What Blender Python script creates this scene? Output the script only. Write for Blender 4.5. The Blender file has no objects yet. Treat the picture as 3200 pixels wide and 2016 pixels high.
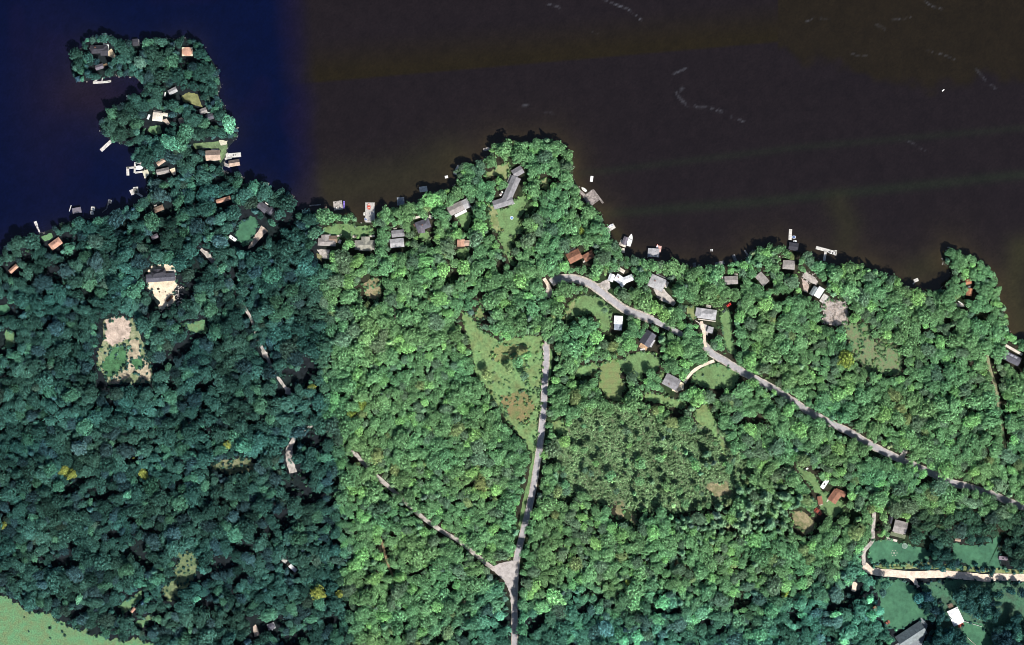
import bpy, math, random
import numpy as np
from mathutils import Vector, Matrix, noise

random.seed(7)
rng = np.random.default_rng(7)
R = math.radians
S = 0.35                                   # metres to one image pixel (3200 x 2016 pixels)
def M(px, py): return ((px - 1600) * S, (1008 - py) * S)  # image pixel coordinates to ground metres

sc = bpy.context.scene
# ------------------------------------------------------------------ camera, sky, sun, exposure
cam = bpy.data.cameras.new('overhead_camera')  # overhead view, looking straight down
camo = bpy.data.objects.new('overhead_camera', cam)
sc.collection.objects.link(camo)
CAM_Z = 2600.0
camo.location = (0, 0, CAM_Z)
cam.sensor_width = 36
cam.lens = 36 * (CAM_Z - 1.2) / (3200 * S)
cam.clip_start = 10
cam.clip_end = 30000
sc.camera = camo

SUN_EL = 49
SUN_AZ = (0.50, -0.86)                     # horizontal direction towards the sun (south-south-east)
world = bpy.data.worlds.new('World'); sc.world = world; world.use_nodes = True
wn = world.node_tree.nodes; wl = world.node_tree.links
sky = wn.new('ShaderNodeTexSky'); sky.sky_type = 'NISHITA'; sky.sun_disc = False
sky.sun_elevation = R(SUN_EL); sky.sun_rotation = math.atan2(SUN_AZ[0], SUN_AZ[1])
wl.new(sky.outputs[0], wn['Background'].inputs[0]); wn['Background'].inputs[1].default_value = 0.068
sun = bpy.data.lights.new('sun', 'SUN'); sun.energy = 4.6; sun.angle = R(0.5); sun.color = (1.0, 0.96, 0.9)
suno = bpy.data.objects.new('sun', sun); sc.collection.objects.link(suno)
ce = math.cos(R(SUN_EL))
suno.rotation_euler = Vector((-SUN_AZ[0] * ce, -SUN_AZ[1] * ce, -math.sin(R(SUN_EL)))).to_track_quat('-Z', 'Y').to_euler()
suno.location = (300, -500, 600)
sc.view_settings.view_transform = 'Standard'; sc.view_settings.look = 'None'
sc.view_settings.gamma = 1; sc.view_settings.use_curve_mapping = False
sc.view_settings.exposure = 0.5
sc.cycles.pixel_filter_type = 'BLACKMAN_HARRIS'; sc.cycles.filter_width = 0.9
sc.cycles.max_bounces = 4; sc.cycles.diffuse_bounces = 2

# ------------------------------------------------------------------ helpers
COL = sc.collection
def tag(o, label=None, cat=None, group=None, kind=None):
    if label: o['label'] = label
    if cat: o['category'] = cat
    if group: o['group'] = group
    if kind: o['kind'] = kind
    return o
def link(name, data, parent=None, loc=None, rz=0):
    o = bpy.data.objects.new(name, data); COL.objects.link(o)
    if parent: o.parent = parent
    if loc is not None: o.location = loc
    o.rotation_euler.z = rz
    return o

class MB:
    """collects faces of one mesh"""
    def __init__(s): s.v = []; s.f = []; s.m = []; s.g = {}; s.cur = None
    def face(s, pts, mi=0):
        if s.cur is not None: s.g[len(s.f)] = s.cur
        n = len(s.v); s.v += [tuple(p) for p in pts]; s.f.append(tuple(range(n, n + len(pts)))); s.m.append(mi)
    def box(s, x0, x1, y0, y1, z0, z1, mi=0, ang=0, o=(0, 0)):
        n = len(s.v); c, d = math.cos(ang), math.sin(ang)
        for z in (z0, z1):
            for x, y in ((x0, y0), (x1, y0), (x1, y1), (x0, y1)):
                s.v.append((o[0] + x * c - y * d, o[1] + x * d + y * c, z))
        for f in ((3, 2, 1, 0), (4, 5, 6, 7), (0, 1, 5, 4), (1, 2, 6, 5), (2, 3, 7, 6), (3, 0, 4, 7)):
            s.f.append(tuple(n + i for i in f)); s.m.append(mi)
    def prism(s, poly, z0, z1, mi=0):
        n = len(s.v); k = len(poly)
        s.v += [(x, y, z0) for x, y in poly] + [(x, y, z1) for x, y in poly]
        s.f.append(tuple(n + i for i in range(k - 1, -1, -1))); s.m.append(mi)
        s.f.append(tuple(n + k + i for i in range(k))); s.m.append(mi)
        for i in range(k):
            j = (i + 1) % k
            s.f.append((n + i, n + j, n + k + j, n + k + i)); s.m.append(mi)
    def cyl(s, x, y, z0, z1, r, k=8, mi=0, r1=None):
        r1 = r if r1 is None else r1
        n = len(s.v)
        for z, q in ((z0, r), (z1, r1)):
            for i in range(k):
                a = 2 * math.pi * i / k; s.v.append((x + q * math.cos(a), y + q * math.sin(a), z))
        s.f.append(tuple(n + i for i in range(k - 1, -1, -1))); s.m.append(mi)
        s.f.append(tuple(n + k + i for i in range(k))); s.m.append(mi)
        for i in range(k):
            j = (i + 1) % k; s.f.append((n + i, n + j, n + k + j, n + k + i)); s.m.append(mi)
    def mesh(s, name, mats, smooth=False):
        me = bpy.data.meshes.new(name); me.from_pydata(s.v, [], s.f)
        for m in (mats if isinstance(mats, (list, tuple)) else [mats]): me.materials.append(m)
        me.polygons.foreach_set('material_index', s.m)
        if smooth: me.polygons.foreach_set('use_smooth', [True] * len(s.f))
        if s.g:
            at = me.attributes.new('lobe', 'FLOAT', 'FACE'); at.data.foreach_set('value', [s.g.get(i, 1.0) for i in range(len(s.f))])
        me.update(); return me
    def build(s, name, mats, parent=None, loc=None, rz=0, smooth=False):
        return link(name, s.mesh(name, mats, smooth), parent, loc, rz)

# ------------------------------------------------------------------ materials
_mats = {}
def nodes(name):
    m = bpy.data.materials.new(name); m.use_nodes = True
    nt = m.node_tree; return m, nt.nodes, nt.links, nt.nodes['Principled BSDF']
def mat(name, col, rough=0.8, var=0.25, scale=0.6, col2=None, rows=0, metal=0, bump=0.15, spec=0.3):
    """weathered surface: base colour broken by two sizes of noise, optional courses of shingles or boards"""
    if name in _mats: return _mats[name]
    m, N, L, P = nodes(name)
    tc = N.new('ShaderNodeTexCoord')
    n1 = N.new('ShaderNodeTexNoise'); n1.inputs['Scale'].default_value = scale; n1.inputs['Detail'].default_value = 6; n1.inputs['Roughness'].default_value = 0.65
    n2 = N.new('ShaderNodeTexNoise'); n2.inputs['Scale'].default_value = scale * 6; n2.inputs['Detail'].default_value = 3
    L.new(tc.outputs['Object'], n1.inputs['Vector']); L.new(tc.outputs['Object'], n2.inputs['Vector'])
    r = N.new('ShaderNodeValToRGB'); e = r.color_ramp.elements
    c2 = col2 or tuple(c * (1 - var * 1.5) for c in col)
    e[0].position = 0.36; e[0].color = (*c2, 1); e[1].position = 0.62; e[1].color = (*[min(1, c * (1 + var * 0.4)) for c in col], 1)
    L.new(n1.outputs['Fac'], r.inputs[0])
    mx = N.new('ShaderNodeMix'); mx.data_type = 'RGBA'; mx.blend_type = 'OVERLAY'; mx.inputs[0].default_value = min(1, var * 2)
    L.new(r.outputs[0], mx.inputs[6]); L.new(n2.outputs['Fac'], mx.inputs[7])
    out = mx.outputs[2]
    if rows:
        sp = N.new('ShaderNodeSeparateXYZ'); L.new(tc.outputs['Object'], sp.inputs[0])
        mu = N.new('ShaderNodeMath'); mu.operation = 'MULTIPLY'; mu.inputs[1].default_value = rows; L.new(sp.outputs[1], mu.inputs[0])
        fr = N.new('ShaderNodeMath'); fr.operation = 'FRACT'; L.new(mu.outputs[0], fr.inputs[0])
        gt = N.new('ShaderNodeMath'); gt.operation = 'LESS_THAN'; gt.inputs[1].default_value = 0.14; L.new(fr.outputs[0], gt.inputs[0])
        md = N.new('ShaderNodeMath'); md.operation = 'MULTIPLY'; md.inputs[1].default_value = 0.5; L.new(gt.outputs[0], md.inputs[0])
        m2 = N.new('ShaderNodeMix'); m2.data_type = 'RGBA'; m2.blend_type = 'MULTIPLY'; m2.inputs[7].default_value = (.55, .55, .55, 1)
        L.new(md.outputs[0], m2.inputs[0]); L.new(out, m2.inputs[6]); out = m2.outputs[2]
    L.new(out, P.inputs['Base Color'])
    P.inputs['Roughness'].default_value = rough; P.inputs['Metallic'].default_value = metal
    P.inputs['Specular IOR Level'].default_value = spec
    if bump:
        b = N.new('ShaderNodeBump'); b.inputs['Strength'].default_value = bump; b.inputs['Distance'].default_value = 0.3
        L.new(n2.outputs['Fac'], b.inputs['Height']); L.new(b.outputs[0], P.inputs['Normal'])
    _mats[name] = m; return m

def attr_mat(name, rough, spec, bump_scale, bump, mottle=0.5, mscale=0.3):
    """colour comes from the surface's own survey ('col' attribute), broken up by noise"""
    m, N, L, P = nodes(name)
    a = N.new('ShaderNodeAttribute'); a.attribute_name = 'col'
    tc = N.new('ShaderNodeTexCoord')
    n = N.new('ShaderNodeTexNoise'); n.inputs['Scale'].default_value = mscale; n.inputs['Detail'].default_value = 8; n.inputs['Roughness'].default_value = 0.7
    L.new(tc.outputs['Object'], n.inputs['Vector'])
    mr = N.new('ShaderNodeMapRange'); mr.inputs['From Min'].default_value = 0.3; mr.inputs['From Max'].default_value = 0.7
    mr.inputs['To Min'].default_value = 1 - mottle; mr.inputs['To Max'].default_value = 1 + mottle
    L.new(n.outputs['Fac'], mr.inputs['Value'])
    v = N.new('ShaderNodeVectorMath'); v.operation = 'SCALE'; L.new(a.outputs['Color'], v.inputs[0]); L.new(mr.outputs[0], v.inputs['Scale'])
    L.new(v.outputs[0], P.inputs['Base Color'])
    P.inputs['Roughness'].default_value = rough; P.inputs['Specular IOR Level'].default_value = spec
    n2 = N.new('ShaderNodeTexNoise'); n2.inputs['Scale'].default_value = bump_scale; n2.inputs['Detail'].default_value = 5
    L.new(tc.outputs['Object'], n2.inputs['Vector'])
    b = N.new('ShaderNodeBump'); b.inputs['Strength'].default_value = bump; b.inputs['Distance'].default_value = 1.0
    L.new(n2.outputs['Fac'], b.inputs['Height']); L.new(b.outputs[0], P.inputs['Normal'])
    return m

def foliage_mat(name, island=1.15):
    m, N, L, P = nodes(name)
    out = N['Material Output']
    a = N.new('ShaderNodeAttribute'); a.attribute_type = 'INSTANCER'; a.attribute_name = 'tint'
    g = N.new('ShaderNodeNewGeometry')
    mr = N.new('ShaderNodeMapRange'); mr.inputs['To Min'].default_value = 1 - island * 0.55; mr.inputs['To Max'].default_value = 1 + island * 0.60
    L.new(g.outputs['Random Per Island'], mr.inputs['Value'])
    lo = N.new('ShaderNodeAttribute'); lo.attribute_name = 'lobe'; ml = N.new('ShaderNodeMath'); ml.operation = 'MULTIPLY'
    L.new(mr.outputs[0], ml.inputs[0]); L.new(lo.outputs['Fac'], ml.inputs[1])
    v = N.new('ShaderNodeVectorMath'); v.operation = 'SCALE'; L.new(a.outputs['Color'], v.inputs[0]); L.new(ml.outputs[0], v.inputs['Scale'])
    d = N.new('ShaderNodeBsdfDiffuse'); t = N.new('ShaderNodeBsdfTranslucent'); mx = N.new('ShaderNodeMixShader'); mx.inputs[0].default_value = 0.22
    L.new(v.outputs[0], d.inputs[0]); L.new(v.outputs[0], t.inputs[0]); L.new(d.outputs[0], mx.inputs[1]); L.new(t.outputs[0], mx.inputs[2])
    L.new(mx.outputs[0], out.inputs['Surface'])
    return m

M_leaf = foliage_mat('tree_leaves')
M_bark = mat('bark', (0.10, 0.075, 0.055), 0.9)
M_plank = mat('weathered_dock_boards', (0.42, 0.38, 0.35), 0.8, 0.35, 0.5)
M_plankw = mat('bleached_dock_boards', (0.62, 0.59, 0.55), 0.7, 0.2, 0.5)
M_plankd = mat('old_grey_and_shaded_boards', (0.20, 0.20, 0.21), 0.8, 0.4, 0.5)  # also gives the shaded docks their shade as board colour
M_plankb = mat('brown_dock_boards', (0.22, 0.16, 0.12), 0.8, 0.4, 0.5)
M_post = mat('wet_timber_posts', (0.10, 0.08, 0.06), 0.7)
M_white = mat('white_paint', (0.8, 0.8, 0.79), 0.5, 0.1)
M_glass = mat('dark_window_glass', (0.02, 0.025, 0.03), 0.08, 0.1, spec=0.8, bump=0)
M_rubber = mat('tyre_rubber', (0.02, 0.02, 0.02), 0.9)
M_black = mat('black_parts', (0.03, 0.03, 0.03), 0.6)

# ------------------------------------------------------------------ shoreline, in image coordinates
SHORE = [(-9000, 900), (-700, 860), (-200, 830), (0, 800), (27, 770), (60, 746), (96, 740), (126, 730), (166, 713), (213, 692), (249, 684), (282, 683), (332, 675),
 (365, 662), (392, 648), (425, 637), (462, 617), (460, 592), (468, 575), (458, 564), (449, 544), (445, 514), (430, 504), (412, 492), (424, 472), (438, 456),
 (412, 457), (386, 452), (345, 437), (322, 422), (309, 400), (318, 374), (338, 352), (359, 334), (390, 314), (412, 300), (440, 292), (462, 280), (455, 266), (438, 256), (428, 244),
 (399, 238), (349, 239), (320, 247), (290, 250), (262, 253), (241, 254), (227, 232), (222, 199), (228, 168), (254, 148), (268, 128), (290, 118), (318, 112),
 (345, 117), (375, 122), (409, 125), (432, 135), (458, 130), (482, 124), (512, 117), (548, 122), (578, 118), (615, 127), (636, 142), (643, 166), (662, 188), (678, 213),
 (684, 243), (692, 266), (684, 289), (682, 310), (704, 330), (706, 352), (728, 371), (740, 394), (744, 419), (738, 435), (716, 456), (708, 480), (704, 505), (697, 520), (693, 535),
 (720, 540), (750, 543), (761, 555), (758, 580), (780, 580), (812, 570), (838, 578), (850, 597), (880, 598), (912, 606), (924, 630), (921, 656), (965, 655), (990, 662),
 (1015, 658), (1035, 670), (1062, 672), (1090, 668), (1112, 680), (1120, 700), (1140, 694), (1172, 690), (1188, 662), (1215, 651), (1262, 645), (1305, 633), (1331, 613), (1365, 600),
 (1398, 590), (1419, 580), (1427, 560), (1420, 540), (1432, 520), (1466, 508), (1493, 503), (1520, 492), (1534, 478), (1540, 460), (1556, 452), (1589, 445), (1614, 441), (1640, 443), (1664, 441), (1680, 434),
 (1726, 434), (1757, 457), (1786, 477), (1793, 510), (1790, 544), (1800, 570), (1812, 596), (1816, 625), (1852, 648), (1884, 667), (1882, 690), (1900, 717), (1908, 743), (1924, 760), (1938, 770),
 (1950, 792), (1962, 808), (1992, 804), (2028, 808), (2055, 822), (2098, 818), (2145, 822), (2157, 835), (2191, 838), (2231, 834), (2268, 830), (2308, 820), (2333, 803), (2352, 785), (2374, 775), (2400, 770),
 (2427, 764), (2452, 784), (2493, 787), (2533, 793), (2562, 815), (2599, 830), (2639, 830), (2672, 820), (2719, 838), (2749, 854), (2799, 865), (2822, 888), (2845, 902), (2875, 912), (2898, 912), (2925, 908),
 (2958, 890), (2975, 868), (2966, 843), (2946, 820), (2943, 803), (2961, 777), (2995, 785), (3031, 805), (3078, 832), (3104, 858), (3120, 896), (3124, 936), (3140, 970), (3145, 1008), (3152, 1032), (3165, 1058),
 (3197, 1068), (3260, 1060), (3500, 1150), (4200, 1400), (13000, 1600), (13000, 12000), (-9000, 12000)]
shore = np.array([M(*p) for p in SHORE])

def in_poly(poly, X, Y):
    inside = np.zeros(X.shape, bool); n = len(poly)
    for i in range(n):
        x0, y0 = poly[i]; x1, y1 = poly[(i + 1) % n]
        if y0 == y1: continue
        c = ((y0 > Y) != (y1 > Y)) & (X < (x1 - x0) * (Y - y0) / (y1 - y0) + x0)
        inside ^= c
    return inside
def seg_dist(poly, X, Y, closed=True):
    D = np.full(X.shape, 1e9); n = len(poly)
    for i in range(n if closed else n - 1):
        x0, y0 = poly[i]; x1, y1 = poly[(i + 1) % n]
        dx, dy = x1 - x0, y1 - y0; l2 = dx * dx + dy * dy + 1e-9
        t = np.clip(((X - x0) * dx + (Y - y0) * dy) / l2, 0, 1)
        D = np.minimum(D, (X - x0 - t * dx) ** 2 + (Y - y0 - t * dy) ** 2)
    return np.sqrt(D)
# working raster, 1 m cells
RX0, RX1, RY0, RY1 = -700.0, 700.0, -470.0, 420.0
gx = np.arange(RX0, RX1 + 0.5, 1.0); gy = np.arange(RY0, RY1 + 0.5, 1.0)
cx = np.arange(RX0, RX1 + 1.5, 3.0); cy = np.arange(RY0, RY1 + 1.5, 3.0)
CXg, CYg = np.meshgrid(cx, cy)
SD = seg_dist(shore, CXg, CYg) * np.where(in_poly(shore, CXg, CYg), 1, -1)     # > 0 on land
def bil(A, x0, y0, st, X, Y):
    u = np.clip((X - x0) / st, 0, A.shape[1] - 1.001); v = np.clip((Y - y0) / st, 0, A.shape[0] - 1.001)
    i = u.astype(int); j = v.astype(int); a = u - i; b = v - j
    return (A[j, i] * (1 - a) + A[j, i + 1] * a) * (1 - b) + (A[j + 1, i] * (1 - a) + A[j + 1, i + 1] * a) * b
def shore_d(X, Y):
    return bil(SD, RX0, RY0, 3.0, np.asarray(X, float), np.asarray(Y, float))
GZ = 1.2
def height(X, Y): return np.clip(shore_d(X, Y) / 3.0, -1.0, 1.0) * GZ
def fbm(X, Y, sc_, oct_=4, seed=0):
    """cheap value noise on arrays, 0..1"""
    r = np.random.default_rng(seed); out = 0; amp = 1; tot = 0
    T = r.random((128, 128))
    for o in range(oct_):
        u = (X / sc_ * 2 ** o + 37.1 * o) % 128; v = (Y / sc_ * 2 ** o + 11.7 * o) % 128
        i = u.astype(int) % 128; j = v.astype(int) % 128; a = u - np.floor(u); b = v - np.floor(v)
        a = a * a * (3 - 2 * a); b = b * b * (3 - 2 * b); i1 = (i + 1) % 128; j1 = (j + 1) % 128
        out = out + amp * ((T[j, i] * (1 - a) + T[j, i1] * a) * (1 - b) + (T[j1, i] * (1 - a) + T[j1, i1] * a) * b); tot += amp; amp *= 0.55
    return out / tot
def sm(x, a, b):
    t = np.clip((x - a) / (b - a), 0, 1); return t * t * (3 - 2 * t)
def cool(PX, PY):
    """share of bluish light put into leaf and floor colour (west side, peninsula, southern belt)"""
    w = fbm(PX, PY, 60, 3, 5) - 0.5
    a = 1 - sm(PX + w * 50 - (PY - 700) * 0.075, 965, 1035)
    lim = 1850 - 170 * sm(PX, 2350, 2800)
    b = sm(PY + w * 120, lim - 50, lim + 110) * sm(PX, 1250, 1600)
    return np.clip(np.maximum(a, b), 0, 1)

# ------------------------------------------------------------------ ground and water sheets
def axis(lo, hi, st, far):
    a = list(np.arange(lo, hi + 0.1, st)); g = st; x = hi
    up = []
    while x < far: g *= 1.6; x += g; up.append(x)
    g = st; x = lo; dn = []
    while x > -far: g *= 1.6; x -= g; dn.append(x)
    return np.array(dn[::-1] + a + up)
def sheet(name, xs, ys, zf, colf, m, keep=None):
    X, Y = np.meshgrid(xs, ys); Z = zf(X, Y)
    nx, ny = len(xs), len(ys)
    co = np.stack([X, Y, Z], -1).reshape(-1, 3)
    idx = np.arange(nx * ny).reshape(ny, nx)
    F = np.stack([idx[:-1, :-1], idx[:-1, 1:], idx[1:, 1:], idx[1:, :-1]], -1).reshape(-1, 4)
    if keep is not None:
        K = keep(X, Y).reshape(-1); F = F[K[F].any(1)]
        used = np.zeros(len(co), bool); used[F.ravel()] = True
        remap = np.cumsum(used) - 1; co = co[used]; F = remap[F]
        X = X.reshape(-1)[used]; Y = Y.reshape(-1)[used]
    me = bpy.data.meshes.new(name)
    me.vertices.add(len(co)); me.vertices.foreach_set('co', co.ravel())
    me.loops.add(len(F) * 4); me.loops.foreach_set('vertex_index', F.ravel().astype(np.int32))
    me.polygons.add(len(F)); me.polygons.foreach_set('loop_start', np.arange(0, len(F) * 4, 4, dtype=np.int32))
    me.update(calc_edges=True)
    C = colf(X.reshape(-1), Y.reshape(-1))
    at = me.attributes.new('col', 'FLOAT_COLOR', 'POINT'); at.data.foreach_set('color', np.concatenate([C, np.ones((len(C), 1))], 1).ravel())
    me.materials.append(m); me.polygons.foreach_set('use_smooth', [True] * len(F))
    o = link(name, me); tag(o, kind='structure'); return o
def ground_col(X, Y):
    PX = X / S + 1600; PY = 1008 - Y / S
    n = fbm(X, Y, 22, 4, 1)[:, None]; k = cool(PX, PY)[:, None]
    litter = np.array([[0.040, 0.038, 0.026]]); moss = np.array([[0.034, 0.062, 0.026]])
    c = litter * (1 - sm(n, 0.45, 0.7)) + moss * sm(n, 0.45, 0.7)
    return (c * (1 - 0.8 * k) + np.array([[0.010, 0.017, 0.026]]) * 0.8 * k) * .75  # navy shade of the bluish zones put into the floor colour
def stroke(PX, PY, pts, w):
    return np.exp(-(seg_dist(pts, PX, PY, False) / w) ** 2)
WAKES = [([(1880, -6), (1925, 14), (1962, 28), (1985, 45), (2004, 62)], 2.2, .10), ([(1712, 12), (1735, 17), (1758, 27)], 2.5, .05), ([(2106, 230), (2120, 224), (2145, 213)], 2.6, .09),
 ([(2135, 275), (2115, 290), (2128, 312), (2150, 330), (2190, 333), (2225, 340), (2262, 349)], 4.5, .05), ([(2285, 365), (2325, 380)], 2.5, .06), ([(1636, 330), (1652, 330)], 2.5, .12), ([(1690, 353), (1720, 353), (1740, 357)], 1.8, .08),
 ([(2888, 0), (2912, 20), (2945, 28)], 2.5, .05), ([(2518, 68), (2545, 56), (2595, 58)], 2.2, .05), ([(2790, 62), (2815, 60), (2845, 53)], 2.2, .05), ([(3050, 215), (3080, 250), (3112, 278)], 3.0, .05),
 ([(2900, 158), (2950, 172), (2985, 185)], 2.2, .05), ([(1845, 100), (1866, 106)], 2.5, .05), ([(2815, 435), (2850, 446), (2890, 470)], 3, .025), ([(2660, 165), (2680, 175), (2710, 172)], 2, .035),
 ([(2740, 75), (2765, 90)], 5, .022)]
def water_col(X, Y):
    PX = X / S + 1600; PY = 1008 - Y / S
    w = (fbm(X, Y, 40, 4, 9) - .5)
    navy = np.array([[0.0006, 0.0022, 0.0185]]); plum = np.array([[0.0094, 0.0066, 0.0072]]); olive = np.array([[0.0118, 0.0086, 0.0022]]); bay = np.array([[0.0095, 0.006, 0.014]]); violet = np.array([[0.006, 0.0032, 0.020]])
    left = (1 - sm(PX + w * 30 - (PY - 100) * .08, 845, 990))[:, None]  # bluish western light put into the water colour
    seam = 258 - (PX - 980) * 0.0873
    up = (sm(-(PY - seam), -4, 4) * (PX < 2430) + (PX >= 2430) * sm(-(PY - 150 - sm(PX, 2430, 2900) * 110) - w * 160, -25, 25))[:, None]
    band = (sm(PY, seam - 150, seam - 10) * (PX < 2430) + (PX >= 2430) * 0.8)[:, None] * up
    c = plum * (1 - band * .85) + olive * band * .85
    # two long green drifts of weed lying under the surface
    for pts, wd, a in (([(1890, 668), (2400, 628), (3250, 540)], 16, .36), ([(1800, 545), (2500, 460), (3250, 395)], 12, .22), ([(2620, 640), (2650, 700), (2640, 760)], 42, .5), ([(1040, 590), (1250, 560), (1400, 500)], 75, .55), ([(3190, 780), (3165, 900), (3190, 1020)], 45, .8), ([(2860, 850), (2920, 830)], 45, .6), ([(1925, 725), (1935, 745)], 14, .8), ([(470, 600), (440, 580)], 16, .6)):
        g = stroke(PX, PY, pts, wd)[:, None] * a
        c = c * (1 - g) + (np.array([[0.012, 0.020, 0.009]]) if a < .5 else np.array([[0.022, 0.021, 0.009]])) * g
    c = c * (1 - left) + navy * left
    vi = (4 * left * (1 - left)) * .3 + (left * .2) * sm(fbm(X, Y, 60, 3, 14), .5, .7)[:, None]
    c = c * (1 - vi) + violet * vi
    b = (np.exp(-(((PX - 300) / 130) ** 2 + ((PY - 300) / 75) ** 2)) * .8 + np.exp(-(((PX - 150) / 130) ** 2 + ((PY - 300) / 300) ** 2)) * .35)[:, None]
    c = c * (1 - b) + bay * b
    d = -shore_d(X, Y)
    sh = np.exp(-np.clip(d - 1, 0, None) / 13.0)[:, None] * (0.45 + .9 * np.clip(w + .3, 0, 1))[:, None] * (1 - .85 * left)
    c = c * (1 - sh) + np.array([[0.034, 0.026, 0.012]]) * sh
    lit = 0
    for pts, wd, a in WAKES:
        lit = lit + stroke(PX, PY, pts, wd) * a
    f4 = fbm(X, Y, 2.6, 2, 3)
    c = c * (.80 + .4 * fbm(X, Y, 9, 4, 31))[:, None] * (.9 + .2 * rng.random((len(X), 1)))
    return c + (lit * .8 * sm(f4, .30, .75))[:, None] * np.array([[0.72, 0.76, 0.9]])
M_ground = attr_mat('forest_floor', 0.95, 0.1, 0.8, 0.4, 0.6, 0.25)
M_water = attr_mat('lake_water', 0.12, 0.35, 0.9, 0.02, 0.16, 0.45)
xs = axis(-640, 640, 3.0, 7000); ys = axis(-430, 400, 3.0, 7000)
def gh(X, Y):
    far = np.maximum(np.abs(X) - 650, np.maximum(Y - 410, -Y - 440))
    H = height(X, Y)
    lf = np.where(in_poly(shore, X, Y), GZ, -GZ)
    return np.where(far > 0, lf, H)
sheet('ground', xs, ys, gh, ground_col, M_ground)
xw = axis(-640, 640, 2.0, 7000); yw = axis(-60, 400, 2.0, 7000)
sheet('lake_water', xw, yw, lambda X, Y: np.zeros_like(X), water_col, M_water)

# ------------------------------------------------------------------ clearings, lawns, roads
OPEN = np.zeros((len(gy), len(gx)), bool)      # cells where no tree grows
GXg, GYg = np.meshgrid(gx, gy)
def open_poly(poly, grow=0.0):
    grow = max(grow, 0.0)
    p = np.array(poly); x0, y0 = p.min(0) - grow - 1; x1, y1 = p.max(0) + grow + 1
    i0, i1 = np.searchsorted(gx, [x0, x1]); j0, j1 = np.searchsorted(gy, [y0, y1])
    if i1 <= i0 or j1 <= j0: return
    X = GXg[j0:j1, i0:i1]; Y = GYg[j0:j1, i0:i1]
    k = in_poly(p, X, Y)
    if grow: k |= seg_dist(p, X, Y) < grow
    OPEN[j0:j1, i0:i1] |= k
_zi = [0]
FRINGE = []
def rough_edge(poly, step, amp, closed=True):
    """re-draw an outline with a ragged natural edge, pushed in and out along its normals"""
    out = []; n = len(poly)
    for i in range(n):
        a = Vector(poly[i]); b = Vector(poly[(i + 1) % n]); L = (b - a).length; k = max(1, int(min(L, 400) / step))
        nr = Vector(((b - a).y, -(b - a).x)).normalized()
        for t in range(k):
            p = a.lerp(b, t / k); e = min(1, 3.5 * min(t / k, 1 - t / k) + .25)
            q = noise.noise(Vector((p.x * .09, p.y * .09, 3.3))) * amp + noise.noise(Vector((p.x * .4, p.y * .4, 9.1))) * amp * .9
            p = p + nr * q * e; out.append((p.x, p.y))
    return out
def patch(name, pts, m, edge=1.2, amp=2.6, clear=2.0, keep_trees=False):
    poly = rough_edge([M(*p) for p in pts], edge, amp)
    z = GZ + 0.05 + 0.006 * _zi[0]; _zi[0] += 1
    mb = MB(); mb.face([(x, y, z) for x, y in poly])
    a = sum(poly[i][0] * poly[(i + 1) % len(poly)][1] - poly[(i + 1) % len(poly)][0] * poly[i][1] for i in range(len(poly)))
    if a < 0: mb.f[0] = mb.f[0][::-1]
    o = mb.build(name, m); tag(o, kind='structure')
    if not keep_trees: open_poly(poly, clear)
    if not keep_trees and amp > 1.5: FRINGE.append(poly)
    return o
def ribbon(name, pts, w, m, clear=1.0, amp=0.5, ranges=None, shift=0.0):
    """a road or track along a centre line"""
    P = [Vector(M(*p)) for p in pts]; C = []
    for i in range(len(P) - 1):                      # Catmull-Rom through the given image points
        p0, p1, p2, p3 = P[max(0, i - 1)], P[i], P[i + 1], P[min(len(P) - 1, i + 2)]
        k = max(2, int((p2 - p1).length / 3))
        for t in range(k):
            u = t / k
            C.append(0.5 * ((2 * p1) + (p2 - p0) * u + (2 * p0 - 5 * p1 + 4 * p2 - p3) * u * u + (3 * p1 - p0 - 3 * p2 + p3) * u ** 3))
    C.append(P[-1])
    z = GZ + 0.05 + 0.006 * _zi[0]; _zi[0] += 1
    mb = MB(); Lf = []; Rt = []
    for i, c in enumerate(C):
        d = (C[min(i + 1, len(C) - 1)] - C[max(i - 1, 0)]).normalized(); nrm = Vector((-d.y, d.x))
        a = w / 2 + noise.noise(Vector((c.x * .2, c.y * .2, 1.0))) * amp; b = w / 2 + noise.noise(Vector((c.x * .2, c.y * .2, 7.0))) * amp
        Lf.append(c + nrm * a); Rt.append(c - nrm * b)
    mb.v = [(p.x, p.y, z) for p in Lf] + [(p.x, p.y, z) for p in Rt]; n = len(C)
    for i in range(n - 1): mb.f.append((n + i, n + i + 1, i + 1, i)); mb.m.append(0)
    o = mb.build(name, m); tag(o, kind='structure')
    if clear is not None:
        rg = ranges or [(-9999, 9999)]
        for a, b in rg:                              # stretches the canopy leaves open
            ii = [i for i, c in enumerate(C) if a <= c.x / S + 1600 <= b]
            if len(ii) > 1: open_poly([(Lf[i].x, Lf[i].y + shift) for i in ii] + [(Rt[i].x, Rt[i].y + shift) for i in ii[::-1]], clear)
    return o

M_lawn = mat('mown_lawn', (0.120, 0.215, 0.085), 0.9, 0.28, 0.10, col2=(0.105, 0.165, 0.065))
M_lawnb = mat('lawn_tinted_blue_by_shade', (0.052, 0.150, 0.082), 0.9, 0.22, 0.05, col2=(0.035, 0.105, 0.062))  # bluish shade put into the grass colour
M_lawnd = mat('dry_lawn', (0.21, 0.23, 0.11), 0.9, 0.25, 0.08, col2=(0.12, 0.17, 0.06))
M_meadow = mat('rough_meadow', (0.125, 0.230, 0.090), 0.95, 0.35, 0.07, col2=(0.145, 0.190, 0.075), bump=0.9)
M_brush = mat('tan_brush', (0.24, 0.20, 0.12), 0.95, 0.4, 0.15, col2=(0.10, 0.12, 0.05), bump=0.6)
M_field = mat('hay_field', (0.085, 0.20, 0.095), 0.95, 0.4, 0.12, col2=(0.13, 0.18, 0.085), bump=0.5)
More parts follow.
